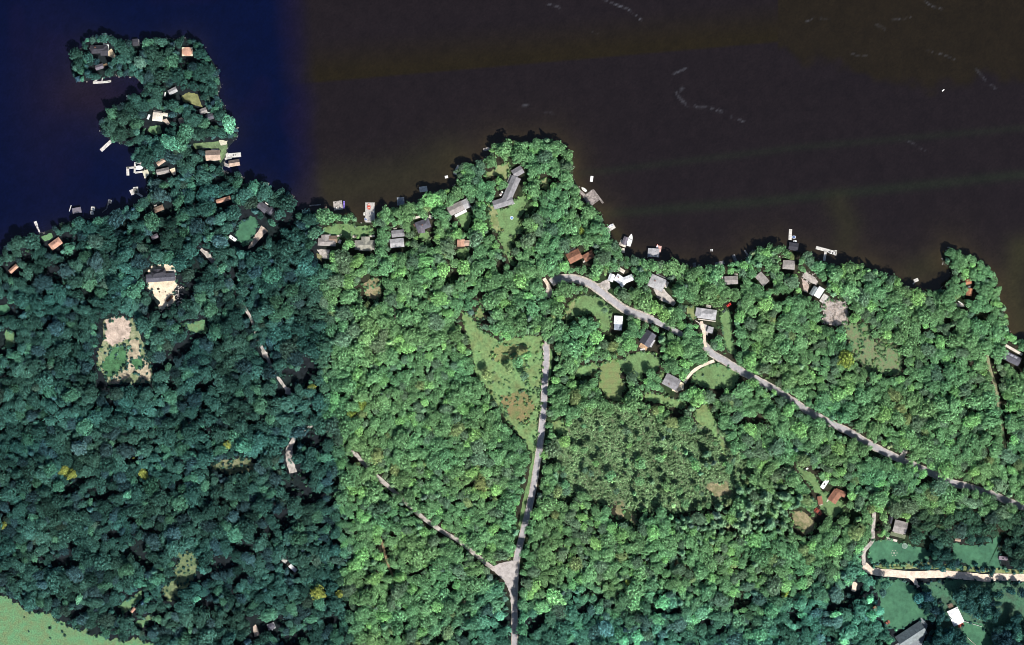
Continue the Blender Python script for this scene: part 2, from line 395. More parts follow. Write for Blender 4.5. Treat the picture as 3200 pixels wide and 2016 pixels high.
M_sand = mat('bare_sand', (0.74, 0.62, 0.46), 0.95, 0.2, 0.15, bump=0.4)
M_dirt = mat('bare_dirt', (0.50, 0.40, 0.33), 0.95, 0.3, 0.12, bump=0.5)
M_gravel = mat('gravel', (0.44, 0.40, 0.37), 0.95, 0.3, 0.3, bump=0.4)
M_gravell = mat('pale_gravel', (0.70, 0.58, 0.47), 0.95, 0.2, 0.2, bump=0.3)
M_road = mat('worn_asphalt', (0.345, 0.330, 0.345), 0.9, 0.15, 0.2, bump=0.1)
M_should = mat('sandy_shoulder', (0.46, 0.41, 0.35), 0.95, 0.35, 0.4)
M_rock = mat('broken_rock', (0.40, 0.34, 0.30), 0.95, 0.5, 0.35, bump=0.8)
M_scrub = mat('scrubland', (0.110, 0.165, 0.085), 0.95, 0.4, 0.2, col2=(0.115, 0.12, 0.070), bump=0.8)

# meadows and fields
patch('meadow', [(1440, 972), (1465, 985), (1500, 1030), (1560, 1066), (1640, 1050), (1692, 1050), (1697, 1080), (1690, 1200), (1680, 1330), (1668, 1420), (1650, 1390), (1610, 1350), (1570, 1290), (1530, 1230), (1492, 1180), (1478, 1120), (1462, 1040)], M_meadow, clear=1)
patch('meadow', [(1600, 1075), (1660, 1085), (1640, 1110), (1560, 1135), (1530, 1110), (1550, 1085)], mat('olive_grass', (0.19, 0.19, 0.08), .95, .3, .1, col2=(.14, .19, .07)))
patch('meadow', [(1560, 1235), (1640, 1220), (1668, 1270), (1650, 1330), (1600, 1310), (1570, 1270)], mat('ochre_grass', (0.19, 0.145, 0.07), .95, .35, .12, col2=(.12, .16, .06)))
patch('grass_verge', [(1668, 1400), (1690, 1300), (1704, 1200), (1712, 1090), (1728, 1090), (1722, 1170), (1690, 1290), (1676, 1420), (1660, 1500), (1648, 1600), (1632, 1660), (1620, 1640), (1640, 1540)], M_lawn, amp=1)
patch('hay_field', [(-700, 1760), (0, 1858), (42, 1886), (110, 1915), (190, 1938), (250, 1972), (330, 1996), (480, 2010), (560, 2100), (560, 2500), (-700, 2500)], M_field, amp=5)
patch('scrubland', [(1790, 1300), (1900, 1270), (2050, 1310), (2250, 1330), (2300, 1420), (2380, 1440), (2300, 1560), (2150, 1600), (1980, 1590), (1830, 1560), (1740, 1500), (1735, 1400)], M_scrub, amp=5, keep_trees=True)
patch('brush_clearing', [(1925, 1570), (1945, 1565), (1950, 1610), (1932, 1625), (1922, 1600)], M_brush)
patch('brush_clearing', [(1965, 1600), (1990, 1605), (1992, 1630), (1985, 1650), (1970, 1630)], M_brush)
patch('brush_clearing', [(2470, 1600), (2508, 1600), (2546, 1632), (2543, 1655), (2515, 1672), (2487, 1645)], M_brush)
patch('brush_clearing', [(2200, 1512), (2270, 1505), (2290, 1540), (2240, 1560)], M_brush)
patch('brush_clearing', [(650, 1452), (700, 1435), (785, 1430), (792, 1468), (720, 1485), (660, 1480)], mat('dull_brush', (.17, .17, .10), .95, .4, .2, col2=(.07, .11, .05)), clear=0, amp=5)
patch('glade', [(558, 1725), (605, 1711), (620, 1778), (565, 1865), (525, 1880), (510, 1838), (545, 1811)], mat('dry_glade', (0.15, 0.18, 0.09), .95, .4, .2, col2=(.07, .12, .06)), clear=0, amp=5)
patch('glade', [(368, 1896), (442, 1845), (442, 1872), (385, 1922)], M_field)
patch('glade', [(425, 1945), (475, 1915), (478, 1935), (445, 1960)], M_field)
patch('hill_clearing', [(2632, 1010), (2705, 1010), (2732, 1066), (2792, 1065), (2815, 1141), (2824, 1176), (2752, 1170), (2699, 1150), (2664, 1094), (2640, 1060)], mat('heath', (.095, .180, .075), .95, .4, .3, col2=(.17, .16, .095), bump=.9), amp=7, clear=0)
patch('glade', [(1130, 885), (1180, 870), (1190, 905), (1185, 935), (1148, 930)], M_brush)
patch('glade', [(560, 1010), (640, 1000), (650, 1035), (600, 1045)], M_field)
patch('glade', [(20, 1030), (45, 1040), (40, 1085), (10, 1090)], M_field)
patch('wooded_path', [(1490, 960), (1505, 965), (1512, 1000), (1496, 1010), (1484, 985)], M_lawnd)
# lawns
patch('lawn', [(1535, 640), (1575, 655), (1640, 605), (1640, 660), (1625, 690), (1632, 720), (1600, 745), (1595, 800), (1612, 825), (1600, 830), (1575, 790), (1560, 740), (1530, 700)], M_lawn)
patch('dry_lawn', [(1525, 640), (1550, 648), (1555, 690), (1572, 720), (1560, 735), (1535, 705)], M_lawnd)
patch('dry_lawn', [(1515, 548), (1560, 515), (1590, 510), (1596, 540), (1580, 560), (1545, 550), (1520, 565)], M_lawnd)
patch('dry_lawn', [(1690, 560), (1720, 560), (1715, 590), (1700, 590)], M_lawnd)
patch('lawn', [(1420, 672), (1468, 662), (1470, 700), (1458, 720), (1440, 700)], M_lawn)
patch('lawn', [(1430, 778), (1468, 772), (1470, 800), (1445, 810), (1430, 800)], M_lawn)
patch('lawn', [(1010, 715), (1060, 700), (1095, 700), (1150, 705), (1172, 732), (1100, 742), (1020, 740)], M_lawn)
patch('lawn', [(1300, 715), (1340, 725), (1350, 770), (1310, 745)], M_lawn)
patch('lawn', [(1766, 972), (1786, 940), (1832, 918), (1872, 932), (1892, 946), (1912, 985), (1908, 1022), (1882, 1040), (1868, 1000), (1850, 975), (1800, 985), (1775, 1000)], M_lawn)
patch('dry_lawn', [(1764, 978), (1784, 945), (1800, 940), (1792, 965), (1778, 1000), (1762, 1000)], M_lawnd)
patch('lawn', [(2168, 1290), (2205, 1262), (2225, 1300), (2240, 1345), (2262, 1380), (2268, 1425), (2255, 1425), (2245, 1380), (2215, 1340), (2180, 1320)], M_meadow)
patch('lawn', [(2010, 1225), (2085, 1240), (2140, 1255), (2130, 1275), (2070, 1262), (2020, 1250)], M_meadow)
patch('lawn', [(1800, 1160), (1850, 1130), (1870, 1140), (1860, 1160), (1810, 1180)], M_meadow)
patch('lawn', [(1725, 1320), (1760, 1310), (1775, 1350), (1745, 1365)], M_meadow)
patch('lawn', [(1868, 1212), (1878, 1136), (1932, 1120), (1954, 1206), (1936, 1256), (1908, 1246)], mat('striped_lawn', (0.135, 0.205, 0.075), .9, .2, .15, col2=(.17, .19, .08), rows=.18))
patch('lawn', [(1930, 1128), (2000, 1096), (2050, 1106), (2066, 1128), (2052, 1160), (2008, 1166), (2004, 1190), (1952, 1168)], M_lawn)
patch('lawn', [(2158, 1194), (2175, 1156), (2231, 1136), (2298, 1156), (2311, 1174), (2291, 1214), (2225, 1214), (2185, 1206)], M_lawn)
patch('lawn', [(2245, 965), (2282, 975), (2285, 1010), (2290, 1060), (2300, 1110), (2270, 1090), (2255, 1030), (2250, 1000)], M_lawn)
patch('dry_lawn', [(2142, 955), (2175, 950), (2182, 985), (2165, 1010), (2150, 985)], M_lawnd)
patch('lawn', [(2487, 1459), (2543, 1480), (2566, 1530), (2600, 1546), (2640, 1577), (2602, 1620), (2571, 1599), (2560, 1577), (2560, 1550), (2536, 1525), (2508, 1490)], M_lawn)
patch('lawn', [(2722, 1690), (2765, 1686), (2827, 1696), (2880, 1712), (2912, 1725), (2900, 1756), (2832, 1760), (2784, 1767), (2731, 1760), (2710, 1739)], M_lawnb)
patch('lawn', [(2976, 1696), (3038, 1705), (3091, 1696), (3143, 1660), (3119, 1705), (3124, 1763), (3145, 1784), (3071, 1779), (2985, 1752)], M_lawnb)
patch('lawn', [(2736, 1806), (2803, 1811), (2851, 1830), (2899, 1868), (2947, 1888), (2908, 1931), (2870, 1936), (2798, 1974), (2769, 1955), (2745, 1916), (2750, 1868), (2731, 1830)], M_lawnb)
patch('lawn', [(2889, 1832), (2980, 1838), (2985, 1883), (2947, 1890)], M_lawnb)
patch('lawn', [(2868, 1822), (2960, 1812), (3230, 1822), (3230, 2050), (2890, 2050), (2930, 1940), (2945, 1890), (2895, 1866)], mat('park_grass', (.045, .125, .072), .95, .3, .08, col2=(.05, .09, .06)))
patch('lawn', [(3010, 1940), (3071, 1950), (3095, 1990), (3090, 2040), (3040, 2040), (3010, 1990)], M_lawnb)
patch('lawn', [(2720, 1768), (2760, 1778), (2900, 1776), (3000, 1786), (3230, 1796), (3230, 1780), (3080, 1776), (2900, 1758), (2760, 1764)], M_lawnd, amp=1)
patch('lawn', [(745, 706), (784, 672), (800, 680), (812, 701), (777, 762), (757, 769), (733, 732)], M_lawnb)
patch('lawn', [(566, 300), (590, 288), (618, 296), (626, 318), (634, 336), (612, 330), (590, 320), (572, 318)], mat('parched_lawn', (0.19, 0.20, 0.085), .9, .25, .15), amp=1)
patch('lawn', [(468, 395), (500, 392), (505, 415), (482, 422), (460, 410)], M_field, amp=1)
patch('lawn', [(604, 450), (640, 446), (700, 440), (712, 450), (706, 480), (690, 510), (680, 500), (690, 470), (650, 462), (610, 466)], mat('shore_lawn', (.14, .21, .10), .9, .3, .1), amp=1)
patch('lawn', [(128, 740), (160, 728), (165, 742), (140, 755)], M_field, amp=1)
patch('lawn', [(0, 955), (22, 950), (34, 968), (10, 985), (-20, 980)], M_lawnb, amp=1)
# bare ground
patch('sand_clearing', [(458, 870), (464, 843), (483, 829), (520, 825), (546, 833), (553, 875), (558, 891), (546, 910), (546, 947), (522, 963), (500, 974), (493, 936), (475, 910), (461, 902)], M_sand)
patch('brush_clearing', [(325, 1000), (415, 995), (440, 1060), (475, 1140), (476, 1195), (339, 1202), (300, 1140), (318, 1070)], mat('soil_margin', (.24, .24, .15), .95, .4, .12, col2=(.10, .16, .07)))
patch('dirt_clearing', [(331, 1000), (350, 990), (375, 992), (405, 1002), (412, 1030), (405, 1060), (390, 1060), (350, 1082), (325, 1066), (328, 1030)], M_dirt)
patch('dirt_clearing', [(406, 1058), (432, 1062), (440, 1108), (470, 1141), (474, 1190), (440, 1186), (420, 1165), (372, 1200), (339, 1196), (352, 1180), (395, 1150), (402, 1110)], mat('dry_soil', (.40, .34, .24), .95, .35, .15, bump=.5))
patch('glade', [(315, 1141), (345, 1088), (395, 1076), (396, 1141), (359, 1170), (332, 1184)], mat('bright_regrowth', (0.06, 0.16, 0.07), .95, .35, .15, bump=.8))
patch('glade', [(408, 1120), (440, 1115), (448, 1150), (425, 1158)], mat('bright_regrowth', (0.06, 0.16, 0.07)))
patch('stone_terrace', [(2506, 864), (2520, 848), (2540, 862), (2556, 880), (2548, 888), (2530, 880)], M_gravel, amp=1)
patch('stone_terrace', [(2504, 868), (2528, 890), (2524, 915), (2512, 910), (2508, 890)], mat('pink_terrace', (.46, .36, .31), .9, .3, .3), amp=1)
patch('rock_clearing', [(2566, 1007), (2577, 950), (2592, 932), (2630, 943), (2652, 979), (2641, 1012), (2600, 1016)], M_rock)
patch('sand_yard', [(530, 530), (546, 524), (550, 545), (542, 548)], M_sand, amp=.5)
patch('sand_yard', [(444, 535), (462, 530), (466, 545), (452, 558)], mat('shore_sand', (.55, .52, .40), .9, .2), amp=.5)
patch('sand_yard', [(684, 438), (712, 440), (708, 452), (690, 455)], mat('shore_sand', (.55, .52, .40)), amp=.5)
patch('sand_yard', [(2098, 1200), (2118, 1188), (2138, 1198), (2136, 1216), (2115, 1228), (2100, 1222)], M_sand, amp=1)
patch('gravel_yard', [(990, 780), (1005, 778), (1030, 780), (1028, 810), (1004, 806)], M_gravel, amp=1)
patch('brush_clearing', [(990, 790), (1008, 800), (1006, 818), (992, 806)], M_brush, amp=1)
patch('gravel_yard', [(2042, 903), (2075, 903), (2112, 945), (2106, 957), (2060, 936)], M_gravel, amp=1)
patch('gravel_yard', [(1868, 886), (1902, 872), (1908, 900), (1888, 916)], M_gravel, amp=1)
patch('gravel_yard', [(2170, 1000), (2215, 1018), (2212, 1050), (2195, 1040), (2185, 1015)], M_gravel, amp=1)
patch('dirt_yard', [(575, 155), (590, 150), (600, 162), (594, 174), (582, 172)], M_dirt, amp=.5)
patch('dirt_yard', [(332, 168), (348, 152), (362, 175), (358, 182), (345, 178)], mat('tan_earth', (.55, .44, .30), .9, .3), amp=.5)
patch('dirt_yard', [(555, 372), (568, 366), (578, 382), (562, 388)], M_dirt, amp=.5)
patch('dirt_yard', [(505, 375), (520, 370), (532, 385), (525, 392)], M_dirt, amp=.5)
patch('dirt_yard', [(2665, 1815), (2680, 1825), (2672, 1850), (2660, 1845)], M_gravell, amp=1)
patch('gravel_yard', [(2986, 945), (3010, 950), (3015, 960), (2992, 958)], M_gravel, amp=.5)
patch('dirt_yard', [(1290, 700), (1330, 690), (1345, 705), (1300, 715)], mat('red_earth', (.13, .08, .06), .9, .3), amp=1)
# roads
ribbon('road_shoulder', [(1706, 1075), (1707, 1120), (1702, 1200), (1699, 1270), (1690, 1370), (1674, 1480), (1655, 1580), (1634, 1665), (1615, 1750), (1608, 1850), (1608, 1960), (1612, 2200)], 7.4, M_should)
ribbon('main_road', [(1706, 1080), (1707, 1120), (1702, 1200), (1699, 1270), (1690, 1370), (1674, 1480), (1655, 1580), (1634, 1665), (1615, 1750), (1608, 1850), (1608, 1960), (1612, 2200)], 5.6, M_road, amp=.2)
ribbon('woodland_track', [(1706, 1080), (1703, 1000), (1706, 930), (1713, 892)], 3.0, M_gravel, clear=None)
patch('road_junction', [(1534, 1776), (1560, 1760), (1590, 1755), (1620, 1752), (1618, 1800), (1606, 1900), (1600, 1900), (1592, 1850), (1575, 1815)], mat('packed_gravel_junction', (.42, .385, .37), .95, .2, .3), amp=1)
ribbon('gravel_road', [(1545, 1780), (1500, 1745), (1440, 1695), (1390, 1665), (1340, 1632), (1300, 1600), (1262, 1565), (1225, 1530), (1185, 1495), (1140, 1450), (1110, 1418)], 4.6, M_gravel, clear=0, ranges=[(1110, 1150), (1180, 1220), (1262, 1290), (1305, 1560)])
ribbon('gravel_road', [(1110, 1418), (1060, 1385), (1020, 1350), (985, 1320)], 3.0, M_gravel, clear=None)
ribbon('dirt_track', [(1190, 1680), (1205, 1735), (1215, 1770), (1228, 1800)], 2.6, mat('orange_dirt', (.30, .22, .13), .95, .3), clear=0)
ribbon('dirt_track', [(1238, 935), (1234, 975), (1236, 1000)], 1.8, M_dirt, clear=0)
ribbon('forest_road', [(628, 778), (648, 800), (668, 825), (692, 850), (708, 862), (740, 920), (768, 965), (790, 1010), (805, 1060), (832, 1110), (850, 1150), (872, 1185), (892, 1212), (930, 1256), (980, 1315), (968, 1335), (935, 1350), (912, 1380), (906, 1410), (906, 1445), (916, 1478)], 3.2, M_gravel, clear=0, ranges=[(697, 710), (768, 790), (838, 852)])
patch('gravel_yard', [(632, 780), (650, 788), (672, 808), (668, 822), (645, 806)], M_gravel, amp=1)
patch('gravel_yard', [(890, 1210), (908, 1214), (906, 1236), (890, 1230)], M_gravel, amp=1)
patch('gravel_yard', [(815, 1095), (836, 1100), (845, 1125), (822, 1120)], M_gravel, amp=1)
patch('gravel_yard', [(892, 1405), (908, 1378), (925, 1372), (914, 1402), (914, 1440), (928, 1475), (905, 1480), (893, 1440)], M_gravel, amp=1, clear=1)
patch('gravel_drive', [(817, 704), (837, 722), (815, 745), (792, 772), (775, 777), (790, 745)], M_dirt, amp=1, clear=5)
ribbon('road_shoulder', [(1722, 884), (1745, 872), (1790, 870), (1840, 885), (1870, 905), (1910, 936), (1950, 965), (2000, 985), (2040, 1000)], 9.5, M_should, clear=.3)
ribbon('lake_road', [(1722, 884), (1745, 872), (1790, 870), (1840, 885), (1870, 905), (1910, 936), (1950, 965), (2000, 985), (2040, 1000), (2110, 1035), (2160, 1062), (2200, 1082)], 6.0, M_road, amp=.3, clear=.3, ranges=[(1735, 2075), (2098, 2135)])
ribbon('woodland_track', [(1700, 870), (1712, 890), (1720, 910), (1712, 930)], 4, M_gravell, clear=0)
SE = [(2200, 1075), (2225, 1105), (2260, 1125), (2330, 1168), (2400, 1205), (2440, 1228), (2520, 1282), (2600, 1325), (2650, 1348), (2720, 1390), (2780, 1420), (2840, 1448), (2910, 1478), (2965, 1506), (3020, 1520), (3110, 1550), (3170, 1575), (3400, 1660)]
VIS = [(2205, 2420), (2500, 2525), (2632, 2668), (2722, 2812), (2900, 2915), (2960, 3015), (3105, 3150)]
ribbon('road_shoulder', SE, 8.2, M_should, amp=.8, clear=-.1, ranges=VIS)
ribbon('lake_road', SE, 6.0, M_road, amp=.2, clear=0, ranges=VIS)
for a, b in zip(SE, SE[1:]):                          # under the trees only a slit of sky stays over the road
    if a[0] > 2390: p, q = Vector(M(*a)), Vector(M(*b)); open_poly([(p.x, p.y - .8), (q.x, q.y - .8), (q.x, q.y + 3.2), (p.x, p.y + 3.2)], 0)
ribbon('side_road', [(2812, 1436), (2822, 1420), (2832, 1404)], 5, M_gravel)
ribbon('gravel_drive', [(2232, 1128), (2200, 1140), (2172, 1156), (2150, 1178), (2138, 1196)], 3.4, M_gravell, clear=.5)
ribbon('gravel_drive', [(2192, 1004), (2200, 1040), (2202, 1065), (2206, 1085)], 3.4, M_gravell, clear=.5)
ribbon('gravel_road', [(2700, 1765), (2718, 1782), (2750, 1789), (2784, 1791), (2850, 1796), (2947, 1794), (3004, 1799), (3086, 1806), (3139, 1804), (3400, 1810)], 8.0, M_gravell)
ribbon('gravel_drive', [(2835, 1796), (2856, 1812), (2868, 1836)], 4.5, M_gravell)
ribbon('gravel_drive', [(2732, 1600), (2728, 1660), (2726, 1690), (2700, 1725), (2700, 1767)], 4.0, M_gravel, clear=.5)
ribbon('overgrown_track', [(3085, 1110), (3092, 1150), (3112, 1214), (3126, 1300), (3136, 1370), (3142, 1420)], 3.6, mat('track_grass', (.15, .19, .09), .95, .4, .2, col2=(.26, .21, .15)), clear=0)
ribbon('dirt_track', [(1240, 1960), (1216, 1800)], 1.2, M_dirt, clear=None)
patch('asphalt_yard', [(2840, 1990), (2868, 1960), (2878, 1930), (2898, 1950), (2892, 1980), (2870, 2040), (2800, 2060), (2795, 2015)], mat('cool_grey_asphalt', (.20, .225, .245), .9, .15), amp=1)
patch('dirt_yard', [(790, 1960), (800, 1950), (812, 1985), (795, 1990)], M_dirt, amp=1)

# ------------------------------------------------------------------ buildings
FOOT = []                                   # footprints, for keeping trees off the roofs
LAND = []                                   # landmarks used to say where a tree stands
ROOFC = dict(
 charcoal=(0.045, 0.045, 0.058), slate=(0.10, 0.10, 0.125), grey=(0.245, 0.24, 0.255), lgrey=(0.38, 0.375, 0.39), white=(0.80, 0.82, 0.85), cream=(0.74, 0.68, 0.58),
 tan=(0.46, 0.34, 0.27), brown=(0.23, 0.165, 0.125), redbrown=(0.27, 0.13, 0.085), salmon=(0.52, 0.30, 0.22), orange=(0.42, 0.19, 0.11), warmgrey=(0.30, 0.275, 0.265), mauve=(0.16, 0.145, 0.175),
 olive=(0.30, 0.295, 0.25), teal=(0.20, 0.235, 0.245), rust=(0.34, 0.13, 0.07), tree_shade_on_white=(0.33, 0.37, 0.45))
def roofmat(c):
    return mat('roof_' + c, ROOFC[c], 0.85 if c != 'white' else 0.5, 0.2, 0.25, rows=2.2)
WALLC = dict(white=(0.7, 0.7, 0.68), grey=(0.35, 0.35, 0.36), brown=(0.2, 0.13, 0.09), cream=(0.6, 0.55, 0.42), red=(0.3, 0.08, 0.05))
def wallmat(c): return mat('siding_' + c, WALLC[c], 0.8, 0.15, 0.5)
WIN_ME = None
def gable_parts(root, L, W, ang, off, h, rise, roof, wall, kind='gable', z0=0.0, lean=0):
    """one body of a house: its walls and its roof, ridge along x"""
    ov = 0.45; c, s = math.cos(ang), math.sin(ang)
    w = MB(); hl, hw = L / 2, W / 2
    w.box(-hl + ov, hl - ov, -hw + ov, hw - ov, z0, h - 0.05)
    if kind == 'gable':
        k = rise * (hw - ov) / hw
        for sx in (-1, 1):
            x = sx * (hl - ov)
            p = [(x, -hw + ov, h - .05), (x, hw - ov, h - .05), (x, 0, h + k - .1)]
            w.face(p if sx > 0 else p[::-1])
    wo = w.build('wall', wallmat(wall), root, (off[0], off[1], 0), ang)
    r = MB(); t = 0.18
    def slab(a, b, cc, d):
        r.face([a, b, cc, d]); r.face([(p[0], p[1], p[2] - t) for p in (d, cc, b, a)])
        q = [a, b, cc, d]
        for i in range(4):
            j = (i + 1) % 4; r.face([q[i], (q[i][0], q[i][1], q[i][2] - t), (q[j][0], q[j][1], q[j][2] - t), q[j]])
    if kind == 'gable':
        slab((-hl, -hw, h), (hl, -hw, h), (hl, -.001, h + rise), (-hl, -.001, h + rise))
        slab((hl, hw, h), (-hl, hw, h), (-hl, .001, h + rise), (hl, .001, h + rise))
        r.box(-hl, hl, -.14, .14, h + rise - .04, h + rise + .06)
    elif kind == 'hip':
        q = min(hw, hl * .9)
        a, b, cc, d = (-hl, -hw, h), (hl, -hw, h), (hl, hw, h), (-hl, hw, h); e, f = (-hl + q, 0, h + rise), (hl - q, 0, h + rise)
        if hl - q < 0.3: e, f = (-.3, 0, h + rise), (.3, 0, h + rise)
        r.face([a, b, f, e]); r.face([b, cc, f]); r.face([cc, d, e, f]); r.face([d, a, e]); r.face([d, cc, b, a])
    elif kind == 'flat':
        r.box(-hl, hl, -hw, hw, h - t, h)
        for y0, y1 in ((-hw, -hw + .25), (hw - .25, hw)): r.box(-hl, hl, y0, y1, h, h + .15)
    elif kind == 'oct':
        P = [(hl * math.cos(R(22.5 + 45 * i)), hw * math.sin(R(22.5 + 45 * i))) for i in range(8)]
        for i in range(8):
            j = (i + 1) % 8; r.face([(*P[i], h), (*P[j], h), (0, 0, h + rise)])
        r.face([(*p, h) for p in P[::-1]])
    ro = r.build('roof', roofmat(roof), root, (off[0], off[1], 0), ang)
    return wo, ro
def house(name, label, cat, bodies, wall='white', chimney=None, decks=(), group='houses along the lake', short=None, vents=1, wins=3, z=GZ):
    """bodies: (image x, image y, length, width, degrees, roof colour, kind, eaves height, rise)"""
    b0 = bodies[0]; o = link(name, None, None, (*M(b0[0], b0[1]), z)); tag(o, label, cat, group)
    ox, oy = M(b0[0], b0[1])
    for i, (px, py, L, W, a, rc, kind, h, rise) in enumerate(bodies):
        x, y = M(px, py); L *= S; W *= S
        wo, ro = gable_parts(o, L, W, R(a), (x - ox, y - oy), h, rise, rc, wall, kind, -0.3 if z > 0.5 else .3)
        c, s = math.cos(R(a)), math.sin(R(a))
        FOOT.append([(x + u * c - v * s, y + u * s + v * c) for u, v in ((-L / 2, -W / 2), (L / 2, -W / 2), (L / 2, W / 2), (-L / 2, W / 2))])
        if vents and L > 9 and kind in ('gable', 'hip'):
            v = MB(); v.cyl(L * .18, W * .14, h + rise * .55, h + rise * .95, .22, 6); v.build('vent_pipe', M_black, ro)
        if wins and i == 0 and L > 7:
            for k in range(wins):
                f = MB(); xx = -L / 2 + L * (k + 1) / (wins + 1)
                f.box(xx - .55, xx + .55, -W / 2 + .36, -W / 2 + .44, .9, 2.1); wn_ = f.build('window', M_glass, wo)
            f = MB(); f.box(L / 2 - .44, L / 2 - .36, -.5, .5, .05, 2.05); f.build('door', M_white, wo)
    if chimney:
        px, py, hh = chimney; x, y = M(px, py)
        ch = MB(); ch.box(-.5, .5, -.5, .5, 2.0, hh); ch.box(-.6, .6, -.6, .6, hh, hh + .15); ch.build('chimney', mat('chimney_brick', (.22, .11, .08), .9, .3), o, (x - ox, y - oy, 0), R(b0[4]))
    for (px, py, L, W, a, m, hh) in decks:
        x, y = M(px, py); L *= S; W *= S; d = MB()
        if hh > .25:
            n = max(2, int(W / .6))
            for q in range(n): d.box(-L / 2, L / 2, -W / 2 + W * q / n + .03, -W / 2 + W * (q + 1) / n - .03, hh - .08, hh)
            for sx in (-1, 1):
                for sy in (-1, 1): d.box(sx * (L / 2 - .2) - .1, sx * (L / 2 - .2) + .1, sy * (W / 2 - .2) - .1, sy * (W / 2 - .2) + .1, -.3 if z > .5 else -1, hh - .08)
            for sy in (-1, 1): d.box(-L / 2, L / 2, sy * (W / 2 - .06) - .04, sy * (W / 2 - .06) + .04, hh + .75, hh + .83)
            for q in range(5): d.box(-L / 2 + L * q / 4 - (.08 if q else 0), -L / 2 + L * q / 4 + (.08 if q < 4 else 0), -W / 2 + .02, -W / 2 + .1, hh, hh + .75)
        else: d.box(-L / 2, L / 2, -W / 2, W / 2, -.1, max(hh, .1))
        dd = d.build('deck' if hh > .25 else 'patio', m, o, (x - ox, y - oy, 0), R(a)); dd['kind'] = 'stuff'
        c, s = math.cos(R(a)), math.sin(R(a))
        FOOT.append([(x + u * c - v * s, y + u * s + v * c) for u, v in ((-L / 2, -W / 2), (L / 2, -W / 2), (L / 2, W / 2), (-L / 2, W / 2))])
    if short: LAND.append((short, *M(b0[0], b0[1])))
    return o
M_deck = mat('warm_deck_boards', (0.50, 0.33, 0.20), .8, .3, .5)
M_deckw = mat('pale_deck_boards', (0.66, 0.60, 0.53), .8, .2, .5)
M_conc = mat('concrete', (0.52, 0.50, 0.47), .9, .2, .4)
H = house
# western point
H('lake_house', 'large dark roofed house near the tip of the western point', 'house', [(310, 155, 54, 26, 2, 'charcoal', 'hip', 3, 2.6), (328, 160, 24, 30, 0, 'charcoal', 'gable', 3, 2.2)], 'white', (300, 150, 6.2), [(284, 158, 5, 16, 10, M_white, 1.0), (338, 146, 4, 12, -8, M_white, 1.0), (330, 139, 14, 3, -5, M_white, 1.0)], short='dark house on the western tip')
H('cottage', 'small dark cottage deep in trees south of the big dark house', 'cottage', [(312, 210, 26, 16, 18, 'mauve', 'gable', 2.6, 1.6)], 'brown', None, [(330, 203, 12, 6, 20, M_deck, .6)], short='dark cottage on the western tip')
H('pavilion', 'round salmon roofed pavilion at the north end of the point', 'pavilion', [(586, 162, 36, 30, 0, 'salmon', 'oct', 2.6, 1.0)], 'cream', short='round salmon pavilion')
H('boathouse', 'dark flat roofed boathouse on the north shore of the point', 'boathouse', [(424, 133, 18, 22, 5, 'charcoal', 'gable', 2.6, 1.0)], 'grey', None, [(434, 133, 3, 20, 5, M_plankd, .5)], z=0.4, group='boathouses', wins=0)
H('cottage', 'pale grey roofed cottage with a white step in the middle of the point', 'cottage', [(541, 285, 28, 17, 27, 'lgrey', 'gable', 2.8, 1.6)], 'grey', None, [(516, 295, 4, 13, -10, M_white, .5)], short='pale grey cottage on the point')
H('lake_house', 'cream roofed house with a white annexe in the middle of the point', 'house', [(494, 366, 32, 27, -6, 'cream', 'hip', 3, 1.2), (518, 359, 15, 11, -10, 'cream', 'gable', 2.8, .8)], 'white', None, [(493, 350, 26, 5, -8, M_deckw, .9)], short='cream roofed house')
H('shed', 'narrow white shed standing west of the cream roofed house', 'shed', [(465, 366, 16, 7, 68, 'white', 'gable', 2.2, .6)], group='sheds', wins=0)
H('cottage', 'mauve grey cottage with a dark annexe on the eastern side of the point', 'cottage', [(636, 348, 24, 18, 20, 'warmgrey', 'gable', 2.8, 1.5)], 'grey', None, [(653, 353, 9, 4, 5, M_white, .6)], short='mauve grey cottage')
H('cottage', 'charcoal roofed cottage just south-east of the mauve grey one', 'cottage', [(656, 366, 24, 18, 15, 'slate', 'gable', 2.8, 1.6)], 'grey', short='charcoal cottage on the point')
H('lake_house', 'long house with dark north slope and salmon south slope beside a yellow lawn', 'house', [(667, 486, 46, 32, 3, 'tan', 'gable', 3, 4.2)], 'brown', None, [(672, 470, 22, 8, 4, M_deckw, .7), (668, 500, 30, 5, 5, M_deckw, .7)], short='salmon house on the neck')
H('boathouse', 'brown and tan boathouse standing out in the water below the salmon house', 'boathouse', [(733, 510, 34, 20, 9, 'tan', 'gable', 3, 3.2)], 'brown', None, [(710, 517, 18, 10, -20, M_plank, .5)], z=0.4, group='boathouses', wins=0)
H('lake_house', 'warm grey house wrapped by trees behind the covered boat slip', 'house', [(510, 536, 40, 18, 12, 'warmgrey', 'gable', 3, 1.8), (504, 507, 28, 14, 35, 'tan', 'gable', 3, 1.2)], 'white', None, [(492, 545, 3, 14, 0, M_white, .4)], short='warm grey house by the slip')
H('cottage', 'small brown roofed cottage in the trees above the paddle shaped dock', 'cottage', [(497, 653, 32, 17, 22, 'brown', 'hip', 2.8, 1.3)], 'brown', None, [(486, 643, 10, 4, 20, M_deckw, .6)], short='brown cottage by the paddle dock')
H('cottage', 'long narrow salmon roofed cottage below a dark gap in the canopy', 'cottage', [(699, 625, 46, 13, 17, 'salmon', 'gable', 2.8, 1.0)], 'brown', short='long salmon cottage')
H('lake_house', 'blue grey gabled house in shade above the enclosed lawn', 'house', [(822, 648, 34, 24, -38, 'slate', 'gable', 3, 2.4), (846, 660, 26, 18, 52, 'slate', 'gable', 3, 1.8)], 'white', None, [(834, 637, 12, 3, -38, M_white, .8)], short='blue grey house above the lawn')
